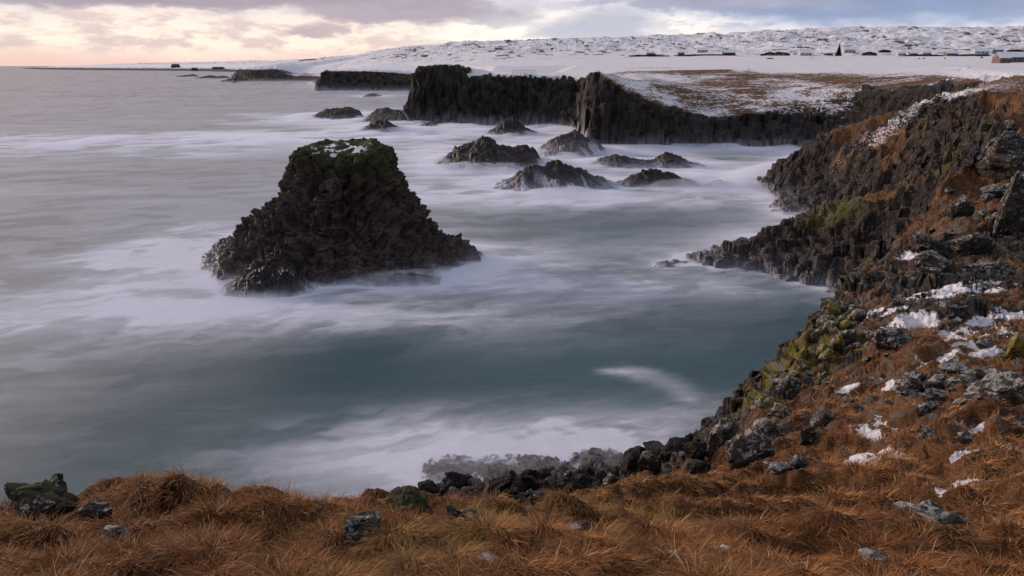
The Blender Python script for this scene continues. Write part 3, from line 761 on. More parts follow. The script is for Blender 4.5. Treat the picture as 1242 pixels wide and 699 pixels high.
sk('wide streaked rock hump with foam running off its front', [(618, 220), (635, 208), (655, 202), (675, 200), (690, 206), (706, 209), (722, 216), (735, 219)], (600, 228), (745, 224), 233, 10, 306, rough=1.2, scale=1.7, veil_k=1.7)
sk('foam washed slab at the foot of the buttress', [(655, 180), (668, 172), (685, 164), (698, 161), (715, 168), (727, 176)], (646, 188), (738, 184), 193, 9, 307, scale=1.8, veil_k=2.4)
sk('long low reef in the cove with a hump at each end', [(728, 195), (745, 190), (760, 192), (775, 195), (790, 195), (808, 189), (820, 190), (833, 196)], (712, 202), (848, 200), 205, 7, 308, **S)
sk('low black reef nearer the spurs with a knob in the middle', [(762, 217), (780, 211), (797, 208), (812, 212), (828, 218), (842, 221)], (748, 224), (850, 225), 228, 7, 309, scale=1.6)
sk('tiny rock between the black reef and the third spur', [(862, 221), (872, 219), (882, 221)], (855, 225), (892, 225), 228, 3, 310, scale=1.2)
sk('small rock awash off the tip of the second spur', [(800, 319), (808, 317)], (792, 322), (818, 322), 325, 2, 311, scale=.8)
sk('small rock in front of the far flat topped cliff', [(447, 114.5), (453, 113.8), (459, 115)], (443, 116.5), (463, 116.5), 118, 4, 312, scale=1.5)
sk('low reef lying at the foot of the farthest dark cliff', [(283, 95), (290, 94), (298, 96)], (278, 98.6), (304, 98.6), 99.6, 12, 313, scale=3)
sk('farthest of the three tiny rocks off the snowy spit', [(229, 91.3), (235, 90.5), (238, 91.6)], (226, 93), (241, 93), 93.6, 12, 314, scale=3)
sk('middle one of the three tiny rocks off the snowy spit', [(252, 93), (256, 91.8), (262, 93)], (248, 94.8), (264, 94.8), 95.5, 12, 315, scale=3)
sk('nearest of the three tiny rocks off the snowy spit', [(266, 93.4), (271, 92.3), (276, 93.2)], (262, 95), (279, 95), 95.6, 12, 316, scale=3)
sk('low boulder reef running along the foot of the headland wall', [(515, 150), (530, 148), (545, 150), (560, 149)], (506, 153), (575, 154), 156, 4, 317, **S)
sk('low wave washed shelf of rock in front of the tall stack', [(285, 344), (298, 337), (315, 331), (330, 334), (342, 330), (354, 338), (366, 346)], (266, 353), (380, 353), 361, 8, 318, scale=.8, veil_k=1.3, rough=1.9)
sk('thin dark ledge awash along the right foot of the tall stack', [(440, 338), (470, 334), (500, 334), (520, 337)], (420, 345), (535, 340), 348, 4, 319, scale=.9, veil_k=1.0)
# reefs awash below the foreground
for a in (('half drowned reef in the surf, nearest the mossy green boulder', [(525, 571), (545, 568), (560, 569), (572, 572)], (512, 574), (585, 574), 580, 2.0, 321),
          ('half drowned reef in the middle of the surf below the grass', [(585, 568), (605, 565.5), (630, 567), (640, 569)], (576, 570), (655, 571), 575, 1.8, 322),
          ('half drowned reef in the surf with a peak, second from the cliff', [(645, 565), (655, 561.5), (668, 564)], (634, 567), (680, 568), 571, 1.5, 323),
          ('half drowned reef in the surf, nearest the lichen boulders', [(700, 559), (720, 556), (745, 560), (760, 563)], (688, 562), (770, 565), 568, 1.8, 324)):
    sk(*a, scale=.5, veil_k=.5, rough=1.7)

# ------------------------------------------------------------------ the tall stack
def make_stack():
    ax, ay = -21.5, 87.0
    prof = {   # direction in degrees (0 = east, 90 = away from the camera): (radius, height) from water to rim
        0:   [(19.5, -2), (18, 0), (16, 1.6), (13.9, 3.2), (11.6, 4.9), (9.6, 8.1), (8.1, 11.2), (7.0, 13.4), (6.3, 14.3)],
        45:  [(17, -2), (14.5, 0), (12.5, 2), (11, 4), (9.3, 8), (8.3, 11), (7.3, 13.6), (6.3, 14.6)],
        90:  [(13, -2), (11, 0), (10, 2), (9, 5), (8, 9), (7, 12), (6.0, 14.5), (5.0, 15.4)],
        135: [(17, -2), (15, 0), (13, 2), (11, 5), (9, 8.5), (7.8, 12), (7.0, 14.4), (6.4, 15.2)],
        180: [(21.5, -2), (19.6, 0), (18.3, 1.7), (15.8, 3.7), (12.3, 5.7), (9.6, 7.7), (8.4, 9.6), (7.2, 12.2), (6.9, 14.2), (6.4, 14.9)],
        225: [(17.5, -2), (15.5, 0), (14.0, 1.2), (12.0, 3.0), (9.6, 5.0), (7.9, 7.6), (6.8, 10.0), (6.2, 12.6), (5.6, 13.8)],
        262: [(13.5, -2), (12.0, 0), (10.8, 1.2), (9.6, 3.4), (8.0, 5.6), (6.6, 8.0), (5.6, 10.4), (4.6, 12.4), (3.6, 13.1)],
        300: [(14, -2), (12, 0), (10.9, 1.4), (9.4, 3.6), (8.2, 6.0), (7.0, 8.6), (6.2, 10.8), (5.2, 12.6), (4.2, 13.3)],
        330: [(17, -2), (15.0, 0), (13.2, 1.4), (11.2, 3.5), (9.8, 5.4), (8.4, 8.2), (7.3, 11.0), (6.4, 12.9), (5.6, 13.7)],
    }
    keys = sorted(prof); NT, NH = 760, 330
    t = np.linspace(0, 1, NH)
    tabs = []
    for kk in keys:
        p = np.array(prof[kk]); s = np.concatenate([[0], np.cumsum(np.hypot(np.diff(p[:, 0]), np.diff(p[:, 1])))]); s /= s[-1]
        tabs.append((np.interp(t, s, p[:, 0]), np.interp(t, s, p[:, 1])))
    th = np.linspace(0, 360, NT, endpoint=False); kx = keys + [360]
    Rt = np.stack([a for a, b in tabs] + [tabs[0][0]]); Zt = np.stack([b for a, b in tabs] + [tabs[0][1]])
    RR = np.stack([np.interp(th, kx, Rt[:, j]) for j in range(NH)], 1); ZZ = np.stack([np.interp(th, kx, Zt[:, j]) for j in range(NH)], 1)
    for _ in range(60): RR = .25 * np.roll(RR, 1, 0) + .5 * RR + .25 * np.roll(RR, -1, 0); ZZ = .25 * np.roll(ZZ, 1, 0) + .5 * ZZ + .25 * np.roll(ZZ, -1, 0)
    tt_ = np.radians(th)[:, None]
    RR = RR - (1.25 - .15 * np.cos(tt_)) * sstep(ZZ, .6, 4.0)
    # cap rings
    NC = 70; c = np.linspace(1, 0, NC + 1)[1:]
    rim_r, rim_z = RR[:, -1], ZZ[:, -1]
    tht = np.radians(th)
    cen = 14.2
    CR = rim_r[:, None] * c[None, :]; CZ = rim_z[:, None] * c[None, :] ** 1.2 + cen * (1 - c[None, :] ** 1.2)
    RR = np.concatenate([RR, CR], 1); ZZ = np.concatenate([ZZ, CZ], 1); cap = np.concatenate([np.zeros(NH), np.linspace(0, 1, NC) * 6])[None, :].clip(0, 1)
    Xs = ax + RR * np.cos(tht)[:, None]; Ys = ay + RR * np.sin(tht)[:, None]
    # outward direction
    dr = np.gradient(RR, axis=1); dz = np.gradient(ZZ, axis=1); l = np.hypot(dr, dz) + 1e-6
    nr = dz / l; nz = -dr / l
    big = (fbm3(Xs * .16, Ys * .16, ZZ * .12, 5, 3, .55, True) - .62) * 4.2
    # leaning columns: cells long along a fan direction that swings across the face
    fan = (Xs - ax) * 0.10
    a1 = (Xs - ax) * np.cos(fan) + (ZZ - 6) * np.sin(fan) * 0.9; a2 = -(Xs - ax) * np.sin(fan) + (ZZ - 6) * np.cos(fan)
    bend = 1.6 * (fbm3(Xs * .12, Ys * .12, ZZ * .12, 2, 40) - .5)
    f1, f2, rv = voro3(a1 * 1.5 + bend * 3, Ys * 1.2, a2 * .30 + bend * 2, 12)
    g1, g2, gv = voro3(Xs * .55, Ys * .55, ZZ * .32, 14)
    up = sstep(ZZ + 3 * (fbm3(Xs * .2, Ys * .2, ZZ * .2, 3, 60) - .5), 6.5, 10.0)
    k1, k2, kv = voro3(Xs * .42 + bend, Ys * .42, ZZ * .15, 15)
    d = big - .45 + ((rv - .5) * .42 - np.clip(.2 - (f2 - f1), 0, 1) * .9) * (1 - .6 * up) + (gv - .5) * .55 - np.clip(.12 - (g2 - g1), 0, 1) * .9 + (noise2((a2 + bend * 2.2) * 1.5, Xs * .12 + Ys * .1, 311) - .5) * .75 + (noise2((a2 + bend * 2.2) * 4.2, Xs * .2 + Ys * .2, 312) - .5) * .35 + up * ((kv - .5) * 1.5 - np.clip(.12 - (k2 - k1), 0, 1) * 3.0)
    d += (fbm3(Xs * 1.5, Ys * 1.5, ZZ * 1.5, 4, 44, .6) - .5) * .26 * (1 - .4 * up) + (fbm3(Xs * .45 + bend, Ys * .45, ZZ * .20, 3, 46, .5, True) - .62) * 1.6
    amp = (1 - cap * .72) * (0.85 + .3 * sstep(ZZ, 0, 5))
    # a deep shadowed alcove high on the front-left and a rib beside it
    d -= 1.5 * gauss(Xs, ZZ, ax - 2.2, 10.8, 1.5, 2.6) * sstep(-Ys, -ay, -ay + 3)
    d += 0.9 * gauss(Xs, ZZ, ax + .6, 10.5, .9, 3.0) * sstep(-Ys, -ay, -ay + 3)
    d = d - d.mean() - .35
    d *= amp * (1 - .35 * sstep(ZZ, 10, 13))
    Xn = Xs + nr * np.cos(tht)[:, None] * d; Yn = Ys + nr * np.sin(tht)[:, None] * d; Zn = ZZ + nz * d * .8
    # knob of turf at the right-hand rim
    Zn += cap * 1.1 * gauss(Xn, Yn, ax + 4.6, ay + 1.6, 1.7, 1.4) + cap * .35 * (fbm2(Xn * .9, Yn * .9, 4, 5) - .5)
    top = sstep(Zn, 10.2, 13.4) 
    side = sstep(Zn + 2.5 * (fbm3(Xn * .4, Yn * .4, Zn * .3, 4, 9) - .5) + 0.35 * (Xn - ax), 9.0, 12.5)
    moss = np.clip(.36 * side + .14 * sstep(Xn, ax - 1, ax + 4) * sstep(Zn, 5, 9) + .42 * cap + .42 * top * sstep(nz, .1, .5), 0, 1)
    nsn = fbm2(Xn * 1.1, Yn * 1.1, 4, 91)
    snow = cap * sstep(nsn, .50, .60) * gauss(Xn, Yn, ax + 0.5, ay - .5, 4.5, 4.5) * .85
    zt = Zn + (fbm2(Xn * .6, Yn * .6, 4, 17) - .5) * 1.4
    veil = np.exp(-np.clip(zt, 0, 99) / .4) * .85
    veil = np.maximum(veil, np.exp(-np.clip(zt, 0, 99) / 1.0) * .65 * sstep(-Xn, 30, 38))
    V = np.stack([Xn, Yn, Zn], -1).reshape(-1, 3)
    q = grid_quads(NT, NH + NC, True)
    return mesh_from('sea_stack', V, q, M_ROCK, attrs=dict(moss=moss, snow=snow, veil=np.clip(veil, 0, .9), wet=sstep(Zn, 4, 1)))
stack = make_stack()
tag(stack, 'tall flat topped basalt sea stack with a mossy green crown', 'sea stack')

# ------------------------------------------------------------------ sea
def rock_distance(x, y):
    d = dist_polyline(x, y, coast_xy)
    for (x0, x1, y0, y1) in SEA_ROCKS:
        cx_, cy_ = (x0 + x1) / 2, (y0 + y1) / 2; rx, ry = (x1 - x0) / 2 * .9, (y1 - y0) / 2 * .9
        q = np.hypot((x - cx_) / rx, (y - cy_) / ry); d = np.minimum(d, np.maximum(q - 1, 0) * min(rx, ry) + np.maximum(q - 1, 0) * 0.3)
    q = np.hypot((x + 21.5) / 18, (y - 87) / 11); d = np.minimum(d, np.maximum(q - 1, 0) * 13)
    return d
a_s = np.radians(np.linspace(-75, 75, 1000)); l_s = np.linspace(math.log(18), math.log(30000), 1500)
# finer rows between 25 and 400 m
l_s = np.concatenate([np.linspace(math.log(18), math.log(450), 1150, endpoint=False), np.linspace(math.log(450), math.log(30000), 160)])
SX = np.sin(a_s)[:, None] * np.exp(l_s)[None, :]; SY = np.cos(a_s)[:, None] * np.exp(l_s)[None, :]
cX, cY = SX[::4, ::4], SY[::4, ::4]
dc = rock_distance(cX, cY)
fi = np.linspace(0, cX.shape[0] - 1, SX.shape[0]); fj = np.linspace(0, cX.shape[1] - 1, SX.shape[1])
t1 = np.stack([np.interp(fi, np.arange(cX.shape[0]), dc[:, j]) for j in range(cX.shape[1])], 1)
DS = np.stack([np.interp(fj, np.arange(cX.shape[1]), t1[i]) for i in range(SX.shape[0])], 0)
sdist = np.hypot(SX, SY)
sc_d = np.clip(sdist / 90, .45, 4)
# long-exposure foam: soft wisps dragged along the drift
wx = SX + 5 * (fbm2(SX * .06, SY * .06, 3, 71) - .5) * sc_d; wy = SY + 5 * (fbm2(SX * .06, SY * .06, 3, 72) - .5) * sc_d
wis = fbm2((wx * .55 + wy * .25) * .10, (wy - .2 * wx) * .20, 6, 80, .58)
fine = fbm2((wx * .6 + wy * .3) * .35, (wy - .3 * wx) * .8, 5, 83, .6)
near_rock = np.exp(-DS / (3.4 * sc_d)) * (.35 + 1.0 * wis) + .75 * np.exp(-DS / (1.1 * sc_d))
def sg(px, py, rx, ry, a=0.0, amp=1.0):
    x, y, _ = at(px, py, z=0); return amp * gauss(SX, SY, x, y, rx, ry, a)
calm = 1 - np.clip(sg(960, 400, 11, 17, 0, 1.0) + sg(900, 440, 10, 12, 0, .6) + sg(880, 195, 40, 14, 0, .45), 0, .95)
near_rock = near_rock * calm
zone = (sg(120, 172, 120, 26, .03, 1.05) + sg(300, 166, 60, 12, 0, .5) + sg(450, 137, 60, 14, 0, .55) + sg(60, 190, 60, 10, 0, .3)
        + sg(225, 300, 13, 16, .3, 1.0) + sg(190, 345, 20, 10, .2, .75) + sg(60, 400, 18, 8, .3, .35) + sg(330, 385, 22, 6, 0, .7) + sg(480, 375, 22, 7, -.1, .55)
        + sg(560, 225, 24, 22, 0, .75) + sg(640, 240, 26, 10, 0, .55) + sg(560, 180, 25, 22, 0, .5) + sg(800, 240, 30, 9, 0, .5) + sg(860, 215, 22, 10, 0, .45)
        + sg(640, 320, 16, 14, .3, .35) + sg(750, 345, 16, 9, .2, .4) + sg(840, 350, 15, 5, -.1, .55)
        + sg(600, 545, 11, 5.5, .1, .95) + sg(700, 540, 9, 4.6, .1, .9) + sg(790, 534, 7, 3.2, .1, .7) + sg(450, 570, 9, 4, .2, .6) + sg(860, 520, 5, 4, 0, .5)
        + sg(400, 540, 8, 4, .3, .4))
wispf = sstep(wis, .34, .62); wf2 = sstep(fine, .30, .70)
bay = np.clip(sg(940, 420, 20, 26, 0, 1.0) + sg(760, 410, 32, 20, 0, .95) + sg(450, 480, 28, 10, 0, .7) + sg(800, 280, 40, 26, 0, .7) + sg(880, 195, 60, 22, 0, .8), 0, 1)
milk = (.30 + .14 * (fbm2(SX * .02, SY * .05, 5, 120) - .5) * 2) * (1 - .92 * bay) * sstep(sdist, 34, 75)
milk += .03 * sstep(SX, 10, -60) * sstep(sdist, 50, 100)
qx = SX * .94 + SY * .34; qy = SY * .94 - SX * .34      # drift set a little across the view
wx3 = 2.2 * (fbm2(SX * .16, SY * .16, 4, 171) - .5); wy3 = 2.2 * (fbm2(SX * .16, SY * .16, 4, 172) - .5)
puff = fbm2((qx + 3 * wx3) * .11, (qy + 3 * wy3) * .26, 7, 88, .60); pf = sstep(puff, .33, .66)
foam = milk * (.7 + .6 * pf) + near_rock * (.35 + .45 * wf2 + .5 * pf) + zone * (.16 + .66 * (.5 * wispf + .5 * pf) * (.45 + .6 * wf2) + .18 * pf)
foam += .10 * sstep(wis, .5, .7) * (sdist < 400) * (1 - .8 * bay) + .16 * sstep(fbm2(SX * .012, SY * .045, 5, 99, .6), .5, .7) * sstep(sdist, 90, 160) * sstep(sdist, 700, 350)
# the bright curved wisp in the bay
hx_ = []
for (px, py, w_) in ((742, 450, .7), (753, 450, .85), (765, 451, 1.0), (775, 453, 1.0), (785, 456, 1.1), (795, 460, 1.1), (805, 464, 1.1), (813, 468, 1.0), (820, 472, .9), (827, 477, .8), (833, 483, .7)):
    x, y, _ = at(px, py, z=0); hx_.append((x, y, w_))
crv = np.zeros(SX.shape)
for (x, y, w_) in hx_: crv = np.maximum(crv, gauss(SX + .8 * (fine - .5), SY + .8 * (fine - .5), x, y, 1.5 * w_, 1.0 * w_))
foam += 1.0 * crv * (.35 + .75 * pf)
foam = np.clip(foam, 0, 1)
swell = (fbm2(SX * .12, SY * .35, 4, 5) - .5) * .05 * sstep(sdist, 600, 200)
qs = grid_quads(len(a_s), len(l_s))
seaV = np.stack([SX, SY, swell], -1).reshape(-1, 3)

msea, g, b = new_mat('sea_water')
pos = g.pos(); F = g.attr('foam').outputs['Fac']
deep = g.mix(g.ramp(g.noise(pos, 0.03, 4), .35, .65), (0.006, 0.050, 0.068), (0.011, 0.068, 0.090))
Fh = g.add(F, g.mul(g.sub(g.noise(g.scale(pos, (.6, 1.3, 1)), 1.2, 5, .65), .5), g.mul(F, .35)))
g.put(b.inputs['Base Color'], g.mix(g.m('MULTIPLY', Fh, .92, clamp=True), deep, (0.66, 0.68, 0.77)))
g.put(b.inputs['Roughness'], g.ramp(F, .3, .8, .46, .8))
g.put(b.inputs['Specular IOR Level'], g.ramp(F, .3, .9, .5, .12))
b.inputs['IOR'].default_value = 1.33
hw = g.add(g.noise(g.scale(pos, (.5, 1.4, 1)), .9, 5, .6), g.mul(g.noise(g.scale(pos, (.6, 1.6, 1)), 3.5, 3, .6), .3))
bump(g, b, hw, .35, .12)
sea = mesh_from('sea', seaV, qs, msea, attrs=dict(foam=foam))
tag(sea, kind='structure')

# ------------------------------------------------------------------ spray mist hanging low over the surf: a closed body of thin even vapour, thicker against the rocks
def make_mist():
    st = 2
    mx, my = SX[::st, :1150:st], SY[::st, :1150:st]; ds = DS[::st, :1150:st]; sd2 = sdist[::st, :1150:st]; k = sc_d[::st, :1150:st]
    ca = (1 - calm)[::st, :1150:st]
    n = fbm2(mx * .05, my * .07, 6, 140, .55); n2 = fbm2(mx * .2, my * .28, 4, 141, .5)
    h = np.clip(k, .5, 2.2) * (1.15 * np.exp(-ds / (3.2 * k)) * (.15 + 1.3 * sstep(n, .30, .72)) * (.7 + .6 * n2) + .28 * zone[::st, :1150:st] * sstep(n, .40, .65)) * (1 - ca) * (1 - .45 * bay[::st, :1150:st])
    h = np.clip(h - .05, 0, 1.6) * sstep(sd2, 24, 34) * sstep(sd2, 440, 380)
    ni, nj = mx.shape
    top = np.stack([mx, my, np.where(h > 0, h + .03, -.15)], -1).reshape(-1, 3); bot = np.stack([mx, my, np.full(mx.shape, -.6)], -1).reshape(-1, 3)
    q = grid_quads(ni, nj); nv = ni * nj
    idx = np.arange(nv).reshape(ni, nj)
    ring = np.concatenate([idx[:, 0], idx[-1, 1:], idx[::-1, -1][1:], idx[0, ::-1][1:-1]])
    r2 = np.roll(ring, -1); side = np.stack([ring, ring + nv, r2 + nv, r2], 1)
    m = bpy.data.materials.new('spray'); m.use_nodes = True; t = m.node_tree; t.nodes.clear(); g = N(t)
    pv = g.new('ShaderNodeVolumePrincipled'); pv.inputs['Color'].default_value = (.86, .89, .98, 1); pv.inputs['Density'].default_value = .34; pv.inputs['Anisotropy'].default_value = 0.0
    g.links.new(pv.outputs[0], g.new('ShaderNodeOutputMaterial').inputs['Volume'])
    o = mesh_from('mist', np.concatenate([top, bot]), np.concatenate([q, q[:, ::-1] + nv, side]), m)
    return tag(o, 'pale spray mist lying over the surf round the rocks', 'mist', kind='stuff')
mist = make_mist()

# ------------------------------------------------------------------ boulders
def ico(sub):
    import bmesh
    bm = bmesh.new(); bmesh.ops.create_icosphere(bm, subdivisions=sub, radius=1.0)
    v = np.array([p.co[:] for p in bm.verts]); f = np.array([[q.index for q in p.verts] for p in bm.faces]); bm.free()
    return v, f
ICO5 = ico(5); ICO4 = ico(4); ICO3 = ico(3)
def rock_mesh(name, loc, size, seed, mat, tilt=0.0, rz=0.0, moss=0.0, angular=0.75, geo=None, wet=0.0, snow=0.0, veil=0.0):
    v, f = geo or ICO5
    r = np.random.RandomState(seed)
    p = v.copy()
    for _ in range(int(9 + 9 * angular)):
        n = r.normal(size=3); n /= np.linalg.norm(n); h = r.uniform(.42, .78) if angular > .5 else r.uniform(.65, .95)
        d = p @ n - h; p -= np.clip(d, 0, None)[:, None] * n[None, :] * (.80 + .20 * min(1, angular * 1.25))
    o = r.uniform(0, 50, 3)
    ln = np.linalg.norm(p, axis=1, keepdims=True) + 1e-6
    q = p + o
    d = (fbm3(q[:, 0] * 1.6, q[:, 1] * 1.6, q[:, 2] * 1.6, 5, seed, .6, True) - .62) * .34
    f1, f2, rv = voro3(q[:, 0] * 2.0, q[:, 1] * 2.0, q[:, 2] * 2.0, seed)
    d += (rv - .5) * .12 - np.clip(.12 - (f2 - f1), 0, 1) * .6
    p = (p + p / ln * d[:, None]) * 1.15
    p *= np.array(size) * .5
    ct, st = math.cos(tilt), math.sin(tilt)
    x, z = p[:, 0] * ct - p[:, 2] * st, p[:, 0] * st + p[:, 2] * ct
    cr, sr_ = math.cos(rz), math.sin(rz)
    P_ = np.stack([x * cr - p[:, 1] * sr_, x * sr_ + p[:, 1] * cr, z], 1)
    hz = P_[:, 2] / (size[2] * .5)
    ob = mesh_from(name, P_, f, mat, attrs=dict(moss=np.clip(moss * (.6 + .5 * hz), 0, 1), snow=np.full(len(P_), snow) * sstep(hz, .1, .6), veil=np.full(len(P_), veil), wet=np.full(len(P_), wet)))
    ob.location = loc
    return ob
ROCKS = []      # x, y, radius: grass stays off these
def boulder(px, py, wpx, hpx, label, seed, mat=None, moss=.15, tilt=0.0, angular=.8, group=None, name='boulder', deep=.8, geo=None, sink=.12, wet=0, veil=0, off=(0, 0, 0)):
    x, y, z = hit(px, py + hpx * .30)
    dd = math.sqrt(x * x + y * y + (CAM_H - z) ** 2); w = wpx * dd / FPX; h = hpx * dd / FPX
    z = float(ground_z(x, y + w * .2)[0]) if y < 95 else z
    d = w * deep
    if dd < 20: z += .07
    o = rock_mesh(name, (x + off[0], y + d * .25 + off[1], z + h * (.5 - sink) + off[2]), (w * 1.08, d, h * 1.25), seed, mat or M_BOULDER, tilt, random.uniform(-.3, .3), moss, angular, geo, wet=wet, veil=veil)
    tag(o, label, 'rock', group)
    ROCKS.append((x, y + d * .25, w * .45))
    return o
LM = []
def B(*a, **k):
    o = boulder(*a, **k); LM.append((a[0], a[1], a[4], o)); return o
B(42, 596, 74, 44, 'dark mossy outcrop on the cliff edge at the far left corner of the grass', 1, mat=M_MOSSY, moss=.7, deep=.6)
B(8, 603, 44, 26, 'low mossy rock at the edge of the photo beside the dark mossy outcrop', 2, mat=M_MOSSY, moss=.6)
B(40, 610, 36, 20, 'grey lichen rock just below the dark mossy outcrop', 3)
B(66, 598, 26, 16, 'small grey rock to the right of the dark mossy outcrop', 4)
B(116, 614, 34, 26, 'grey lichen boulder left of the long orange grass mound', 5, moss=.35)
B(130, 632, 30, 14, 'flat broken slab under the grey lichen boulder beside the grass mound', 6)
B(406, 612, 32, 18, 'dark flat rock on the cliff edge between the grass mound and the green boulder', 7)
B(441, 640, 44, 26, 'dark lichen spotted rock in the grass left of the mossy green boulder', 8)
B(496, 613, 46, 38, 'rounded boulder covered in green moss above the surf', 9, mat=M_MOSSY, moss=1.0, angular=.3)
B(470, 603, 26, 12, 'small mossy stone touching the left side of the mossy green boulder', 10, moss=.7)
B(487, 627, 13, 9, 'small dark stone in the grass just below the mossy green boulder', 11)
B(583, 629, 30, 20, 'pale lichen splashed rock leaning in the grass, lower centre', 12, tilt=-.5)
B(550, 636, 17, 17, 'dark upright stone left of the pale leaning rock', 13)
B(570, 640, 26, 9, 'flat grey stone at the foot of the pale leaning rock', 14)
B(648, 613, 26, 16, 'long grey lichen stone half sunk in grass above the centre', 15, tilt=.5)
B(690, 590, 22, 18, 'dark block where the grass meets the black shore rocks', 16)
B(730, 583, 30, 16, 'low rock capped with yellow green moss beside the shore rocks', 17, moss=.9)
B(741, 591, 18, 18, 'pale pointed stone right of the rock with a mossy cap', 18)
B(787, 583, 24, 26, 'pale upright lichen stone on the grass edge before the black shore rocks', 19, tilt=.5)
B(777, 617, 18, 10, 'small pale stone in the grass below the upright lichen stone', 20)
B(701, 637, 30, 12, 'low grey rock sunk in grass in the middle of the foreground', 21)
B(907, 553, 44, 40, 'big dark boulder with white lichen at the near end of the ridge', 22, angular=.5)
B(880, 547, 34, 38, 'tan mossy boulder on the far side of the big lichen boulder', 23, moss=.45)
B(938, 524, 54, 32, 'wide slab striped with grey lichen above the big boulder', 24, tilt=-.25)
B(896, 516, 32, 18, 'brown mossy ledge rock jutting out over the sea', 25, moss=.4)
B(926, 501, 32, 18, 'flat topped yellow mossy rock on the ridge edge', 26, mat=M_YELLOW, moss=.6)
B(951, 506, 32, 14, 'pale green rock behind the wide striped slab', 27, moss=.5)
B(953, 484, 34, 24, 'stacked block of mossy rock at the narrowest part of the ridge edge', 28, moss=.4)
B(942, 573, 30, 12, 'low grey lichen stone below the big boulder', 29)
B(965, 572, 22, 14, 'small white spotted stone right of the low grey lichen stone', 30, tilt=-.4)
B(1000, 517, 30, 20, 'lichen rock in brown grass between the ridge and the snow', 31)
B(981, 536, 24, 24, 'dark rock hollow in the brown grass right of the big boulder', 32)
B(1137, 609, 56, 28, 'dark block standing in the open grass at the lower right', 33, moss=.1)
B(1137, 640, 66, 13, 'flat dark slab lying in the grass below the dark block', 34)
B(1064, 678, 30, 10, 'sunken dark stone near the bottom of the photo', 35)
B(1109, 460, 28, 14, 'grey rock under the lower edge of the big snow patch', 36)
B(1137, 477, 34, 20, 'yellow spotted rock in the middle of the right hand slope', 37, moss=.5)
B(1104, 488, 28, 20, 'brown lichen rock left of the yellow spotted rock', 38, moss=.3)
B(1174, 475, 34, 14, 'long pale rock right of the yellow spotted rock', 39)
B(1136, 500, 34, 13, 'low mossy rock below the yellow spotted rock', 40, moss=.4)
B(1121, 516, 24, 16, 'stone below the low mossy rock on the right hand slope', 41)
B(1126, 538, 24, 18, 'pale stone pair beside a small strip of snow', 42)
B(1213, 497, 58, 20, 'diagonal ridge of pale lichen rock near the right edge', 43, tilt=.55)
B(1234, 478, 28, 14, 'pale rock at the right edge above the diagonal lichen rock', 44)
B(1206, 456, 40, 16, 'cracked grey slab on the slope under the snow near the right edge', 45)
B(1070, 459, 24, 10, 'small grey rock between two strips of snow on the ridge', 46)
B(1165, 448, 48, 13, 'long dark rock along the lower rim of the big snow patch', 47, tilt=.1)
B(1235, 424, 22, 34, 'upright yellow mossy rock at the right edge beside the snow', 48, mat=M_YELLOW, moss=.9)
B(1078, 422, 40, 30, 'grey green faceted rock left of the big snow patch', 49, moss=.35)
B(1130, 332, 40, 22, 'dark overhanging rock above the upper snow patch', 50)
B(1200, 330, 54, 30, 'broad brown rock in the slope above the upper snow patch', 51, moss=.2)
B(1160, 380, 36, 18, 'black rock poking out of the middle of the snow patches', 52)
B(1120, 300, 30, 20, 'lichen rock on the near ridge above the small snow fleck', 53, moss=.3)
B(1160, 262, 28, 22, 'grey rock half way up the near ridge', 54)
B(1176, 205, 20, 22, 'yellowish standing stone on the skyline of the near ridge', 55, moss=.45)
B(1200, 199, 30, 26, 'pale grey standing rock on the ridge skyline left of the big outcrop', 56, tilt=.4)
B(1228, 196, 50, 50, 'big grey green outcrop at the right edge on the ridge skyline', 57, moss=.3, deep=1)
B(1214, 226, 30, 20, 'white spotted rock at the left foot of the big grey outcrop', 58)
B(1232, 262, 44, 70, 'tall dark rock face at the right edge under the grey outcrop', 59, moss=.2, deep=.7)
B(1180, 300, 30, 30, 'dark rock beside the tall rock face near the right edge', 60, moss=.1)
B(1226, 160, 18, 14, 'small dark boulder on the skyline above the big grey outcrop', 61)
# dark wet boulders along the shore
g_sh = 'black wave washed boulders along the shore below the grass'
r = np.random.RandomState(5)
for i in range(46):
    u = i / 45.0
    px = 512 + 352 * u + r.uniform(-5, 5); top = np.interp(px, [510, 560, 640, 700, 740, 790, 830, 870], [596, 582, 578, 572, 578, 560, 556, 552]); py = top + r.uniform(0, 24) * (.9 if px < 720 else .6)
    w = r.uniform(15, 30)
    B(px, py, w, w * r.uniform(.5, .75), 'black wet boulder in the heap along the shore between the mossy green boulder and the cliff', 400 + i, mat=M_WETROCK, moss=0, tilt=r.uniform(-.4, .4), group=g_sh, geo=ICO4, wet=.25, name='shore_boulder')
for px, py, w, h in ((800, 560, 40, 30), (826, 553, 44, 26), (848, 557, 30, 22), (772, 568, 34, 26), (864, 549, 26, 22)):
    B(px, py, w, h, 'black wet boulder in the heap along the shore between the mossy green boulder and the cliff', 470 + int(px), mat=M_WETROCK, moss=0, tilt=-.35, group=g_sh, geo=ICO4, wet=.25, name='shore_boulder')
# yellow mossy blocks on the edge of the ridge
r = np.random.RandomState(9)
for i in range(46):
    py = 372 + 98 * (i + r.uniform(0, 1)) / 46; xe = np.interp(py, [370, 400, 430, 448, 470], [1020, 990, 972, 962, 952])
    px = xe + r.uniform(2, 58) * (1 - .4 * abs(py - 420) / 50)
    w = r.uniform(10, 19)
    B(px, py, w, w * r.uniform(.8, 1.25), 'yellow green moss covered block in the broken columns on the edge of the near ridge', 500 + i, mat=M_YELLOW, moss=r.uniform(.35, .95), tilt=r.uniform(-.5, .5),
      group='yellow green mossy blocks on the edge of the near ridge', geo=ICO3, name='mossy_block', angular=1.0)
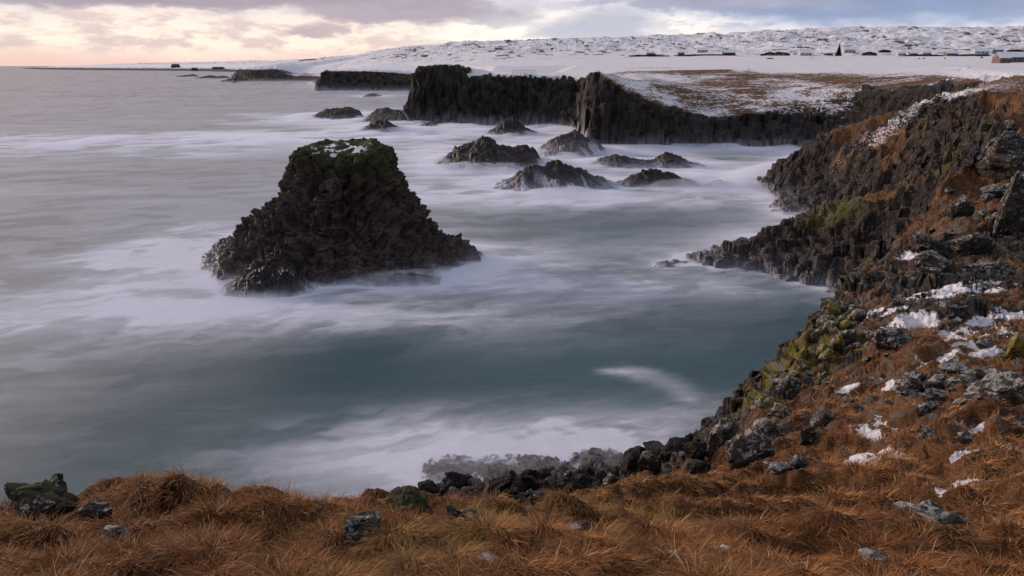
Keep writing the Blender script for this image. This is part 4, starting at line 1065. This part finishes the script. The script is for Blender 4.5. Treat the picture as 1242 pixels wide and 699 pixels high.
# smaller stones over the right-hand slope
r = np.random.RandomState(19)
k_ = 0
while k_ < 64:
    px, py = r.uniform(965, 1242), r.uniform(215, 560)
    if px < np.interp(py, [215, 257, 302, 358, 402, 448, 560], [1165, 1120, 1070, 1030, 1000, 975, 960]) + 8: continue
    w = r.uniform(6, 15)
    B(px, py, w, w * r.uniform(.45, .85), 'one of the small grey lichen stones strewn over the brown grass slope on the right', 600 + k_, moss=r.uniform(0, .4), tilt=r.uniform(-.5, .5),
      group='small lichen stones strewn over the right hand slope', geo=ICO3, name='stone'); k_ += 1

# ------------------------------------------------------------------ snow lying in the hollows is part of the land; grass grows round it
def leaf_mat():
    m, g, b = new_mat('dry_grass')
    c = g.attr('tint').outputs['Color']
    g.put(b.inputs['Base Color'], c); b.inputs['Roughness'].default_value = .75
    b.inputs['Specular IOR Level'].default_value = .15
    return m
M_GRASS = leaf_mat()
def make_grass(n, seed):
    r = np.random.RandomState(seed)
    az = np.radians(r.uniform(-46, 46, n)); lr_ = r.uniform(math.log(4.0), math.log(70.0), n)
    # fewer far away
    x = np.sin(az) * np.exp(lr_) ; y = np.cos(az) * np.exp(lr_)
    nx = 420000; xa = r.uniform(-20, 24, nx); ya = r.uniform(-5, 16, nx)      # the ground at the sides and at the photographer's feet
    ok = ((np.abs(np.degrees(np.arctan2(xa, ya))) > 45) | (np.hypot(xa, ya) < 4.2)) & (r.uniform(0, 1, nx) < np.where(np.hypot(xa, ya) < 9, 1, .55))
    x = np.concatenate([x, xa[ok]]); y = np.concatenate([y, ya[ok]]); n = len(x)
    Zg, Zb_, sl_, sd_, rk_, ds = relief(x, y)
    sn = snow_near(x, y)
    keep = (rk_ < .45) & (sn < .40 + .35 * r.uniform(0, 1, n) ** 3) & (sd_ > 3) & (Zb_ > 4) & (r.uniform(0, 1, n) < sstep(ds, 80, 40))
    yl = gauss(x, y, P_y1[0] - 0.5, P_y1[1], 3.2, 5.5, -0.4); keep &= r.uniform(0, 1, n) > yl * .8
    bare = fbm2(x * .5, y * .5, 4, 222); keep &= ~((bare > .64) & (x > 8) & (ds > 18))
    for (bx, by, br) in ROCKS: keep &= ((x - bx) ** 2 + (y - by) ** 2 * .6) > (br * (1.25 if by < 20 else .8)) ** 2
    x, y, Zg, ds = x[keep], y[keep], Zg[keep], ds[keep]; n = len(x)
    wx_ = x + 0.5 * (noise2(x * .7, y * .7, 5) - .5); wy_ = y + 0.5 * (noise2(x * .7, y * .7, 6) - .5)
    f1, f2, cx_, cy_, rv = voro2(wx_ * 1.15, wy_ * 1.5, 21)
    ox, oy = wx_ - cx_ / 1.15, wy_ - cy_ / 1.5; ol = np.hypot(ox, oy) + .05
    # small tufts inside the hummocks
    t1, t2, tx, ty, tv = voro2(x * 3.6, y * 3.6, 23); sx, sy = x - tx / 3.6, y - ty / 3.6
    th = 6.28 * fbm2(x * .22, y * .22, 3, 90)
    dx_ = ox / ol * .8 + sx * 3.0 + .55 * np.cos(th) + .45 + r.normal(0, .35, n); dy_ = oy / ol * .8 + sy * 3.0 + .55 * np.sin(th) - .35 + r.normal(0, .35, n)
    l = np.hypot(dx_, dy_) + 1e-3; dx_ /= l; dy_ /= l
    farther = sstep(ds, 8, 40)
    L = r.uniform(.10, .27, n) * (0.75 + .5 * tv) * (1 + .35 * farther)
    L *= (.6 + .8 * fbm2(x * 1.2, y * 1.2, 3, 95))
    wd = np.clip(.0030 * (1 + ds / 6.0), .004, .06) * r.uniform(.7, 1.3, n)
    lean = np.clip(r.normal(1.15, .28, n), .2, 1.6)
    K = 4
    px_ = -dy_; py_ = dx_
    tw = r.uniform(-.8, .8, n)
    V = np.zeros((n, K, 2, 3), np.float32); cxp = x.copy(); cyp = y.copy(); cz = Zg - .03
    for k in range(K):
        t = k / (K - 1); a = lean * (.35 + .95 * t) + .0
        if k:
            seg = L / (K - 1); cxp = cxp + np.sin(a) * dx_ * seg; cyp = cyp + np.sin(a) * dy_ * seg; cz = cz + np.cos(a) * seg
        w_ = wd * (1 - .82 * t) * .5
        V[:, k, 0] = np.stack([cxp - px_ * w_, cyp - py_ * w_, cz - w_ * tw], 1); V[:, k, 1] = np.stack([cxp + px_ * w_, cyp + py_ * w_, cz + w_ * tw], 1)
    base = (np.arange(n) * K * 2)[:, None, None]; kk = (np.arange(K - 1) * 2)[None, :, None]
    Q = (base + kk + np.array([0, 1, 3, 2])[None, None, :]).reshape(-1, 4)
    pal = np.array([(.245, .100, .034), (.345, .165, .068), (.150, .050, .018), (.480, .320, .150), (.060, .024, .012), (.150, .125, .034)])
    cl_ = fbm2(x * .45, y * .45, 4, 301); c2 = fbm2(x * 1.8, y * 1.8, 4, 305); c3 = fbm2(x * .3, y * .3, 3, 309)
    a = sstep(cl_ + (c2 - .5) * .5, .36, .64)[:, None]
    col = pal[2] * (1 - a) + pal[1] * a
    col = col * .5 + pal[0] * .5
    u = r.uniform(0, 1, n)[:, None]
    col = np.where(u > .91, pal[3] * .9, col); col = np.where(u < .14, pal[4], col)
    gr = sstep(c3 + (c2 - .5) * .4 + .08 * sstep(ds, 8, 5) * sstep(x, 0, -3), .62, .74)[:, None]
    col = col * (1 - gr * .30) + pal[5] * gr * .30
    hollow = sstep(f1, .25, .75)[:, None]  # shade between the hummocks painted into the blade tint, their tops made lighter
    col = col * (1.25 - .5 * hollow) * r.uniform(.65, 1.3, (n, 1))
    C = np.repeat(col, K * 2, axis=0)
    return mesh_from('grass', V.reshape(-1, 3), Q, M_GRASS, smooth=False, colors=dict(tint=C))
grass_o = make_grass(800000, 3)
tag(grass_o, 'dry orange brown grass matted over the cliff top and the right hand slope', 'grass', kind='stuff')

# ------------------------------------------------------------------ far things: railing, farm, hedges, spruce
M_WOOD = flat_mat('weathered_timber', (.10, .075, .06)); M_SNOW = flat_mat('roof_snow', (.74, .75, .80), var=.04)
M_BROWNW = flat_mat('brown_boarding', (.15, .105, .09)); M_WHITEW = flat_mat('white_wall', (.42, .40, .39), var=.08)
M_DARKROOF = flat_mat('dark_roof', (.05, .042, .045)); M_GLASSD = flat_mat('dark_glass', (.02, .022, .028), rough=.2); M_STEEL = flat_mat('dark_steel', (.10, .10, .11), rough=.5)
M_BUSH = flat_mat('bare_hedge', (.040, .033, .026), sc=.8); M_SPRUCE = flat_mat('spruce_needles', (.018, .026, .020), sc=.8); M_TRUNK = flat_mat('bark', (.06, .045, .035))

x0, y0, z0 = at(622, 88.5, Y=309); x1, y1, z1 = at(650, 88.5, Y=309)
gz0 = float(base_z((x0 + x1) / 2, 309.0))
rl = tag(empty('railing', ((x0 + x1) / 2, 309, gz0)), 'thin railing of a viewing platform on the edge of the dark headland', 'railing')
wdt = x1 - x0
for i in range(9):
    m_ = MB(); xx = -wdt / 2 + wdt * i / 8; m_.box(xx - .06, xx + .06, -.06, .06, -1.2, 1.35); m_.build('post', M_STEEL, rl)
m_ = MB(); m_.box(-wdt / 2, wdt / 2, -.06, .06, 1.36, 1.46); m_.build('handrail', M_STEEL, rl)
m_ = MB(); m_.box(-wdt / 2, wdt / 2, .08, .13, .65, .72); m_.build('middle_rail', M_STEEL, rl)

def house(px, py, Y, wpx, hm, label, wall, roof, name='house', group=None, dpt=None, rz=0.0, windows=2, cat='house'):
    x, y, _ = at(px, py, Y=Y); z = float(base_z(x, y)); w = wpx * Y / FPX; d = dpt or w * .6
    e_ = tag(empty(name, (x, y, z), rz), label, cat, group)
    m_ = MB(); m_.box(-w / 2, w / 2, -d / 2, d / 2, -1.5, hm); wl = m_.build('wall', wall, e_)
    m_ = MB(); m_.gable(-w / 2, w / 2, -d / 2, d / 2, hm + .02, hm + d * .36); m_.build('roof', roof, e_)
    m_ = MB(); m_.gable_end(-w / 2 + .05, w / 2 - .05, -d / 2 + .05, d / 2 - .05, hm - .3, hm + d * .36 - .3); m_.build('gable', wall, e_)
    nW = windows
    for i in range(nW):
        cx_ = -w / 2 + w * (i + .7) / (nW + .9); m_ = MB(); m_.box(cx_ - .55, cx_ + .55, -d / 2 - .06, -d / 2 + .1, hm * .45, hm * .80); m_.build('window', M_GLASSD, e_)
    m_ = MB(); m_.box(w / 2 - w * .16, w / 2 - w * .16 + 1.0, -d / 2 - .07, -d / 2 + .1, 0, min(2.1, hm * .75)); m_.build('door', M_DARKROOF, e_)
    return e_
HS = [(789, 66, 770, 9, 3.0, 'small brown house at the left end of the farm buildings below the hills', M_BROWNW, M_SNOW),
      (826, 66, 770, 7, 3.2, 'narrow brown shed beside the low turf banks left of the long hedge', M_BROWNW, M_SNOW),
      (851, 62, 840, 12, 3.4, 'white house with a snowy roof set back behind the brown turf banks', M_WHITEW, M_SNOW),
      (884, 65, 770, 13, 3.0, 'low dark building at the right end of the brown turf banks', M_DARKROOF, M_SNOW),
      (1029, 62, 800, 13, 3.6, 'white house with a snowy roof right behind the dark spruce', M_WHITEW, M_SNOW),
      (1093, 64, 730, 9, 2.6, 'first white cabin to the right of the two dark hedges', M_WHITEW, M_SNOW),
      (1108, 64.5, 725, 8, 2.6, 'cabin with brown walls between two white cabins in the far row', M_BROWNW, M_SNOW),
      (1123, 64, 730, 10, 2.8, 'second white cabin in the far row, above the dark specks in the snow', M_WHITEW, M_SNOW),
      (1153, 66, 700, 12, 2.8, 'brown cabin with a snowy roof in the middle of the far row', M_BROWNW, M_SNOW),
      (1188, 63, 730, 16, 3.2, 'long pale house behind the far row near the brown boarded barn', M_WHITEW, M_SNOW),
      (1211, 60, 760, 9, 3.2, 'dark gabled house just above the brown boarded barn', M_DARKROOF, M_SNOW),
      (976, 64.5, 770, 13, 2.6, 'pale building standing alone between the long hedge and the spruce', M_WHITEW, M_SNOW)]
for h_ in HS: house(*h_)
house(1228, 69, 455, 36, 3.4, 'long barn with pinkish brown boarded walls at the right edge', M_BROWNW, M_SNOW, name='barn', cat='barn', windows=5, dpt=8)
house(1216, 70.5, 440, 12, 3.2, 'gabled brown shed attached to the left end of the long barn', M_BROWNW, M_SNOW, name='shed', cat='shed', windows=1, dpt=6)
house(265, 83, 2900, 13, 8.0, 'white farmhouse with a dark roof alone on the far snowy spit', M_WHITEW, M_DARKROOF, name='farmhouse', windows=4, dpt=26)
house(236, 82.5, 3200, 6, 6.0, 'small dark barn on the far spit left of the white farmhouse', M_DARKROOF, M_DARKROOF, name='barn', cat='barn', windows=0, dpt=18)
house(213, 80.5, 3900, 8, 8.0, 'dark farm building on the snowy rise farther left on the spit', M_DARKROOF, M_DARKROOF, name='barn', cat='barn', windows=0, dpt=28)

def shrub_mass(name, px0, px1, py, Y, h, label, mat, seed, group=None, cat='hedge', thick=4.0):
    """twiggy mass: many small leaf-sized faces spread through an uneven volume, with stems"""
    xa, _, _ = at(px0, py, Y=Y); xb, _, _ = at(px1, py, Y=Y); r = np.random.RandomState(seed)
    xm = (xa + xb) / 2; zg = float(base_z(xm, Y)); n = int(900 + 120 * (xb - xa))
    e_ = tag(empty(name, (xm, Y, zg)), label, cat, group)
    u = r.uniform(-1, 1, n); x = u * (xb - xa) / 2; top = h * (.55 + .6 * fbm2(x * .35 + seed, x * 0, 4, seed)) * np.sqrt(np.clip(1.02 - u * u * .8, .1, 1))
    z = top * r.uniform(0, 1, n) ** .7; y = r.normal(0, thick * .3, n); s_ = r.uniform(.18, .5, n)
    a = r.normal(size=(n, 3)); a /= np.linalg.norm(a, axis=1)[:, None]; b_ = np.cross(a, r.normal(size=(n, 3))); b_ /= np.linalg.norm(b_, axis=1)[:, None]
    c = np.stack([x, y, z], 1); V = np.stack([c - a * s_[:, None], c + b_ * s_[:, None] * .5, c + a * s_[:, None], c - b_ * s_[:, None] * .5], 1).reshape(-1, 3)
    f_ = mesh_from('foliage', V, np.arange(n * 4).reshape(-1, 4), mat, e_, smooth=False)
    m_ = MB()
    for i in range(max(3, int((xb - xa) / 3))):
        xx = -(xb - xa) / 2 + (xb - xa) * (i + .5) / max(3, int((xb - xa) / 3)); m_.box(xx - .08, xx + .08, -.08, .08, -.4, h * .6)
    m_.build('stems', M_TRUNK, e_)
    return e_
shrub_mass('hedge', 923, 958, 65, 765, 4.2, 'long dark hedge between the low dark building and the lone pale building', M_BUSH, 1)
shrub_mass('hedge', 1046, 1063, 66, 745, 4.2, 'dark hedge block just right of the house behind the spruce', M_BUSH, 2)
shrub_mass('hedge', 1066, 1080, 63, 800, 3.2, 'smaller dark hedge farther back right of the hedge block', M_BUSH, 3)
shrub_mass('hedge', 1222, 1242, 61, 780, 3.0, 'dark shelter hedge behind the long barn at the right edge', M_BUSH, 4)
shrub_mass('hedge', 1097, 1145, 67, 715, 1.7, 'low brown scrub line in front of the cabins right of the hedge block', M_BUSH, 5)
shrub_mass('hedge', 1160, 1200, 67, 700, 1.7, 'low brown scrub line leading up to the long barn', M_BUSH, 6)
shrub_mass('hedge', 763, 812, 67, 760, 1.9, 'low brown scrub along the turf banks at the left small house', M_BUSH, 7)
shrub_mass('hedge', 818, 893, 67.5, 755, 1.9, 'long strip of brown scrub in front of the white set back house', M_BUSH, 8)
shrub_mass('hedge', 1000, 1010, 66, 770, 1.6, 'tiny scrub patch just left of the dark spruce', M_BUSH, 9, cat='bush')
shrub_mass('bush', 931, 937, 69.5, 640, 1.3, 'small dark bush in the open snow below the long hedge', M_BUSH, 10, cat='bush')
# spruce
x, y, _ = at(1017, 66, Y=760); z = float(base_z(x, y)); sp = tag(empty('spruce', (x, y, z)), 'single dark spruce standing in the snow beside a white house', 'tree')
m_ = MB(); m_.box(-.25, .25, -.25, .25, -.5, 8); m_.build('trunk', M_TRUNK, sp)
r = np.random.RandomState(4); n = 5000; zz = r.uniform(0, 1, n) ** 1.3 * 10.5 + .6; tier = (zz * .9) % 1.0; rad = (1 - (zz - .6) / 10.8) * 3.9 * (.55 + .5 * (1 - tier)) * r.uniform(.3, 1, n) ** .5; ph = r.uniform(0, 6.28, n)
c = np.stack([rad * np.cos(ph), rad * np.sin(ph), zz - rad * .25], 1); a = np.stack([np.cos(ph), np.sin(ph), -.5 + r.normal(0, .3, n)], 1) * .45; b_ = np.stack([-np.sin(ph), np.cos(ph), r.normal(0, .3, n)], 1) * .22
mesh_from('crown', np.stack([c - a, c + b_, c + a, c - b_], 1).reshape(-1, 3), np.arange(n * 4).reshape(-1, 4), M_SPRUCE, sp, smooth=False)
# dark stones standing out of the snowfield, and the knob on the hill
for i, (px, py, w, Y) in enumerate(((1114, 73.3, 2.2, 600), (1120, 73.3, 2.2, 600), (1146, 72.2, 2.6, 600), (1190, 72.6, 3.4, 600), (1216, 72, 2.4, 600), (1222, 72, 2.2, 600))):
    x, y, _ = at(px, py, Y=Y); z = float(base_z(x, y)); s_ = w * Y / FPX
    o = rock_mesh('stone', (x, y, z + s_ * .1), (s_, s_ * .8, s_ * 1.1), 900 + i, M_BOULDER, geo=ICO3)
    tag(o, ('dark stone in the snowfield, leftmost of the scattered few', 'dark stone in the snowfield close beside the leftmost one', 'dark stone alone in the snowfield below the middle cabins', 'largest dark stone in the snowfield, between cabins and barn',
            'dark stone in the snow just below the left end of the long barn', 'dark stone in the snow below the middle of the long barn')[i], 'rock', 'dark stones in the snowfield')
x, y, _ = at(374, 70, Y=1420); z = float(base_z(x, y)); o = rock_mesh('lava_knoll', (x, y, z), (48, 36, 19), 950, M_ROCK, moss=0, snow=.35); tag(o, 'dark rounded lava knoll on the left end of the snowy hills', 'rock')

# ------------------------------------------------------------------ a label for each stone of the heaps, by the landmark it lies nearest
MARKS = [(496, 610, 'the mossy green boulder'), (583, 629, 'the pale leaning rock'), (730, 583, 'the rock capped with yellow moss'), (787, 583, 'the upright lichen stone'), (657, 560, 'the drowned reef with a peak'),
         (907, 553, 'the big lichen boulder'), (938, 524, 'the striped slab'), (953, 484, 'the stacked mossy block'), (1000, 517, 'the rock beside the snow'), (1137, 477, 'the yellow spotted rock'), (1104, 488, 'the brown lichen rock'),
         (1174, 475, 'the long pale rock'), (1121, 516, 'the low mossy rock'), (1213, 497, 'the diagonal pale ridge'), (1206, 456, 'the cracked slab'), (1165, 448, 'the long dark rock'), (1235, 424, 'the upright yellow rock'),
         (1078, 422, 'the grey green faceted rock'), (1130, 332, 'the overhanging rock'), (1200, 330, 'the broad brown rock'), (1160, 380, 'the black rock in the snow'), (1120, 300, 'the ridge top lichen rock'),
         (1160, 262, 'the grey rock on the near ridge'), (1176, 205, 'the yellowish standing stone'), (1228, 196, 'the big grey outcrop'), (1180, 300, 'the rock beside the tall face'), (986, 402, 'the bend of the ridge edge'), (620, 575, 'the middle of the surf')]
ORD = ['', ', second from it', ', third from it', ', fourth from it', ', fifth from it', ', sixth from it', ', seventh from it', ', eighth from it', ', ninth from it', ', tenth from it', ', eleventh from it', ', twelfth from it'] + [', %s from it' % w_ for w_ in ('thirteenth', 'fourteenth', 'fifteenth', 'sixteenth', 'seventeenth', 'eighteenth', 'nineteenth', 'twentieth', 'last')]
bins = {}
for (px, py, lab, o) in LM:
    gname = o.get('group')
    if not gname: continue
    q = min(MARKS, key=lambda m_: (m_[0] - px) ** 2 + (m_[1] - py) ** 2)
    dx_, dy_ = px - q[0], py - q[1]
    side_ = ('right of' if dx_ > 0 else 'left of') if abs(dx_) > abs(dy_) else ('below' if dy_ > 0 else 'above')
    kind_ = 'black wet boulder' if 'wave washed' in gname else ('yellow green mossy block' if 'mossy blocks' in gname else 'small grey lichen stone')
    bins.setdefault((kind_, side_, q[2]), []).append((dx_ * dx_ + dy_ * dy_, o))
for (kind_, side_, nm), L_ in bins.items():
    L_.sort(key=lambda t_: t_[0])
    for i, (_, o) in enumerate(L_): o['label'] = kind_ + ' ' + side_ + ' ' + nm + ORD[min(i, 20)]
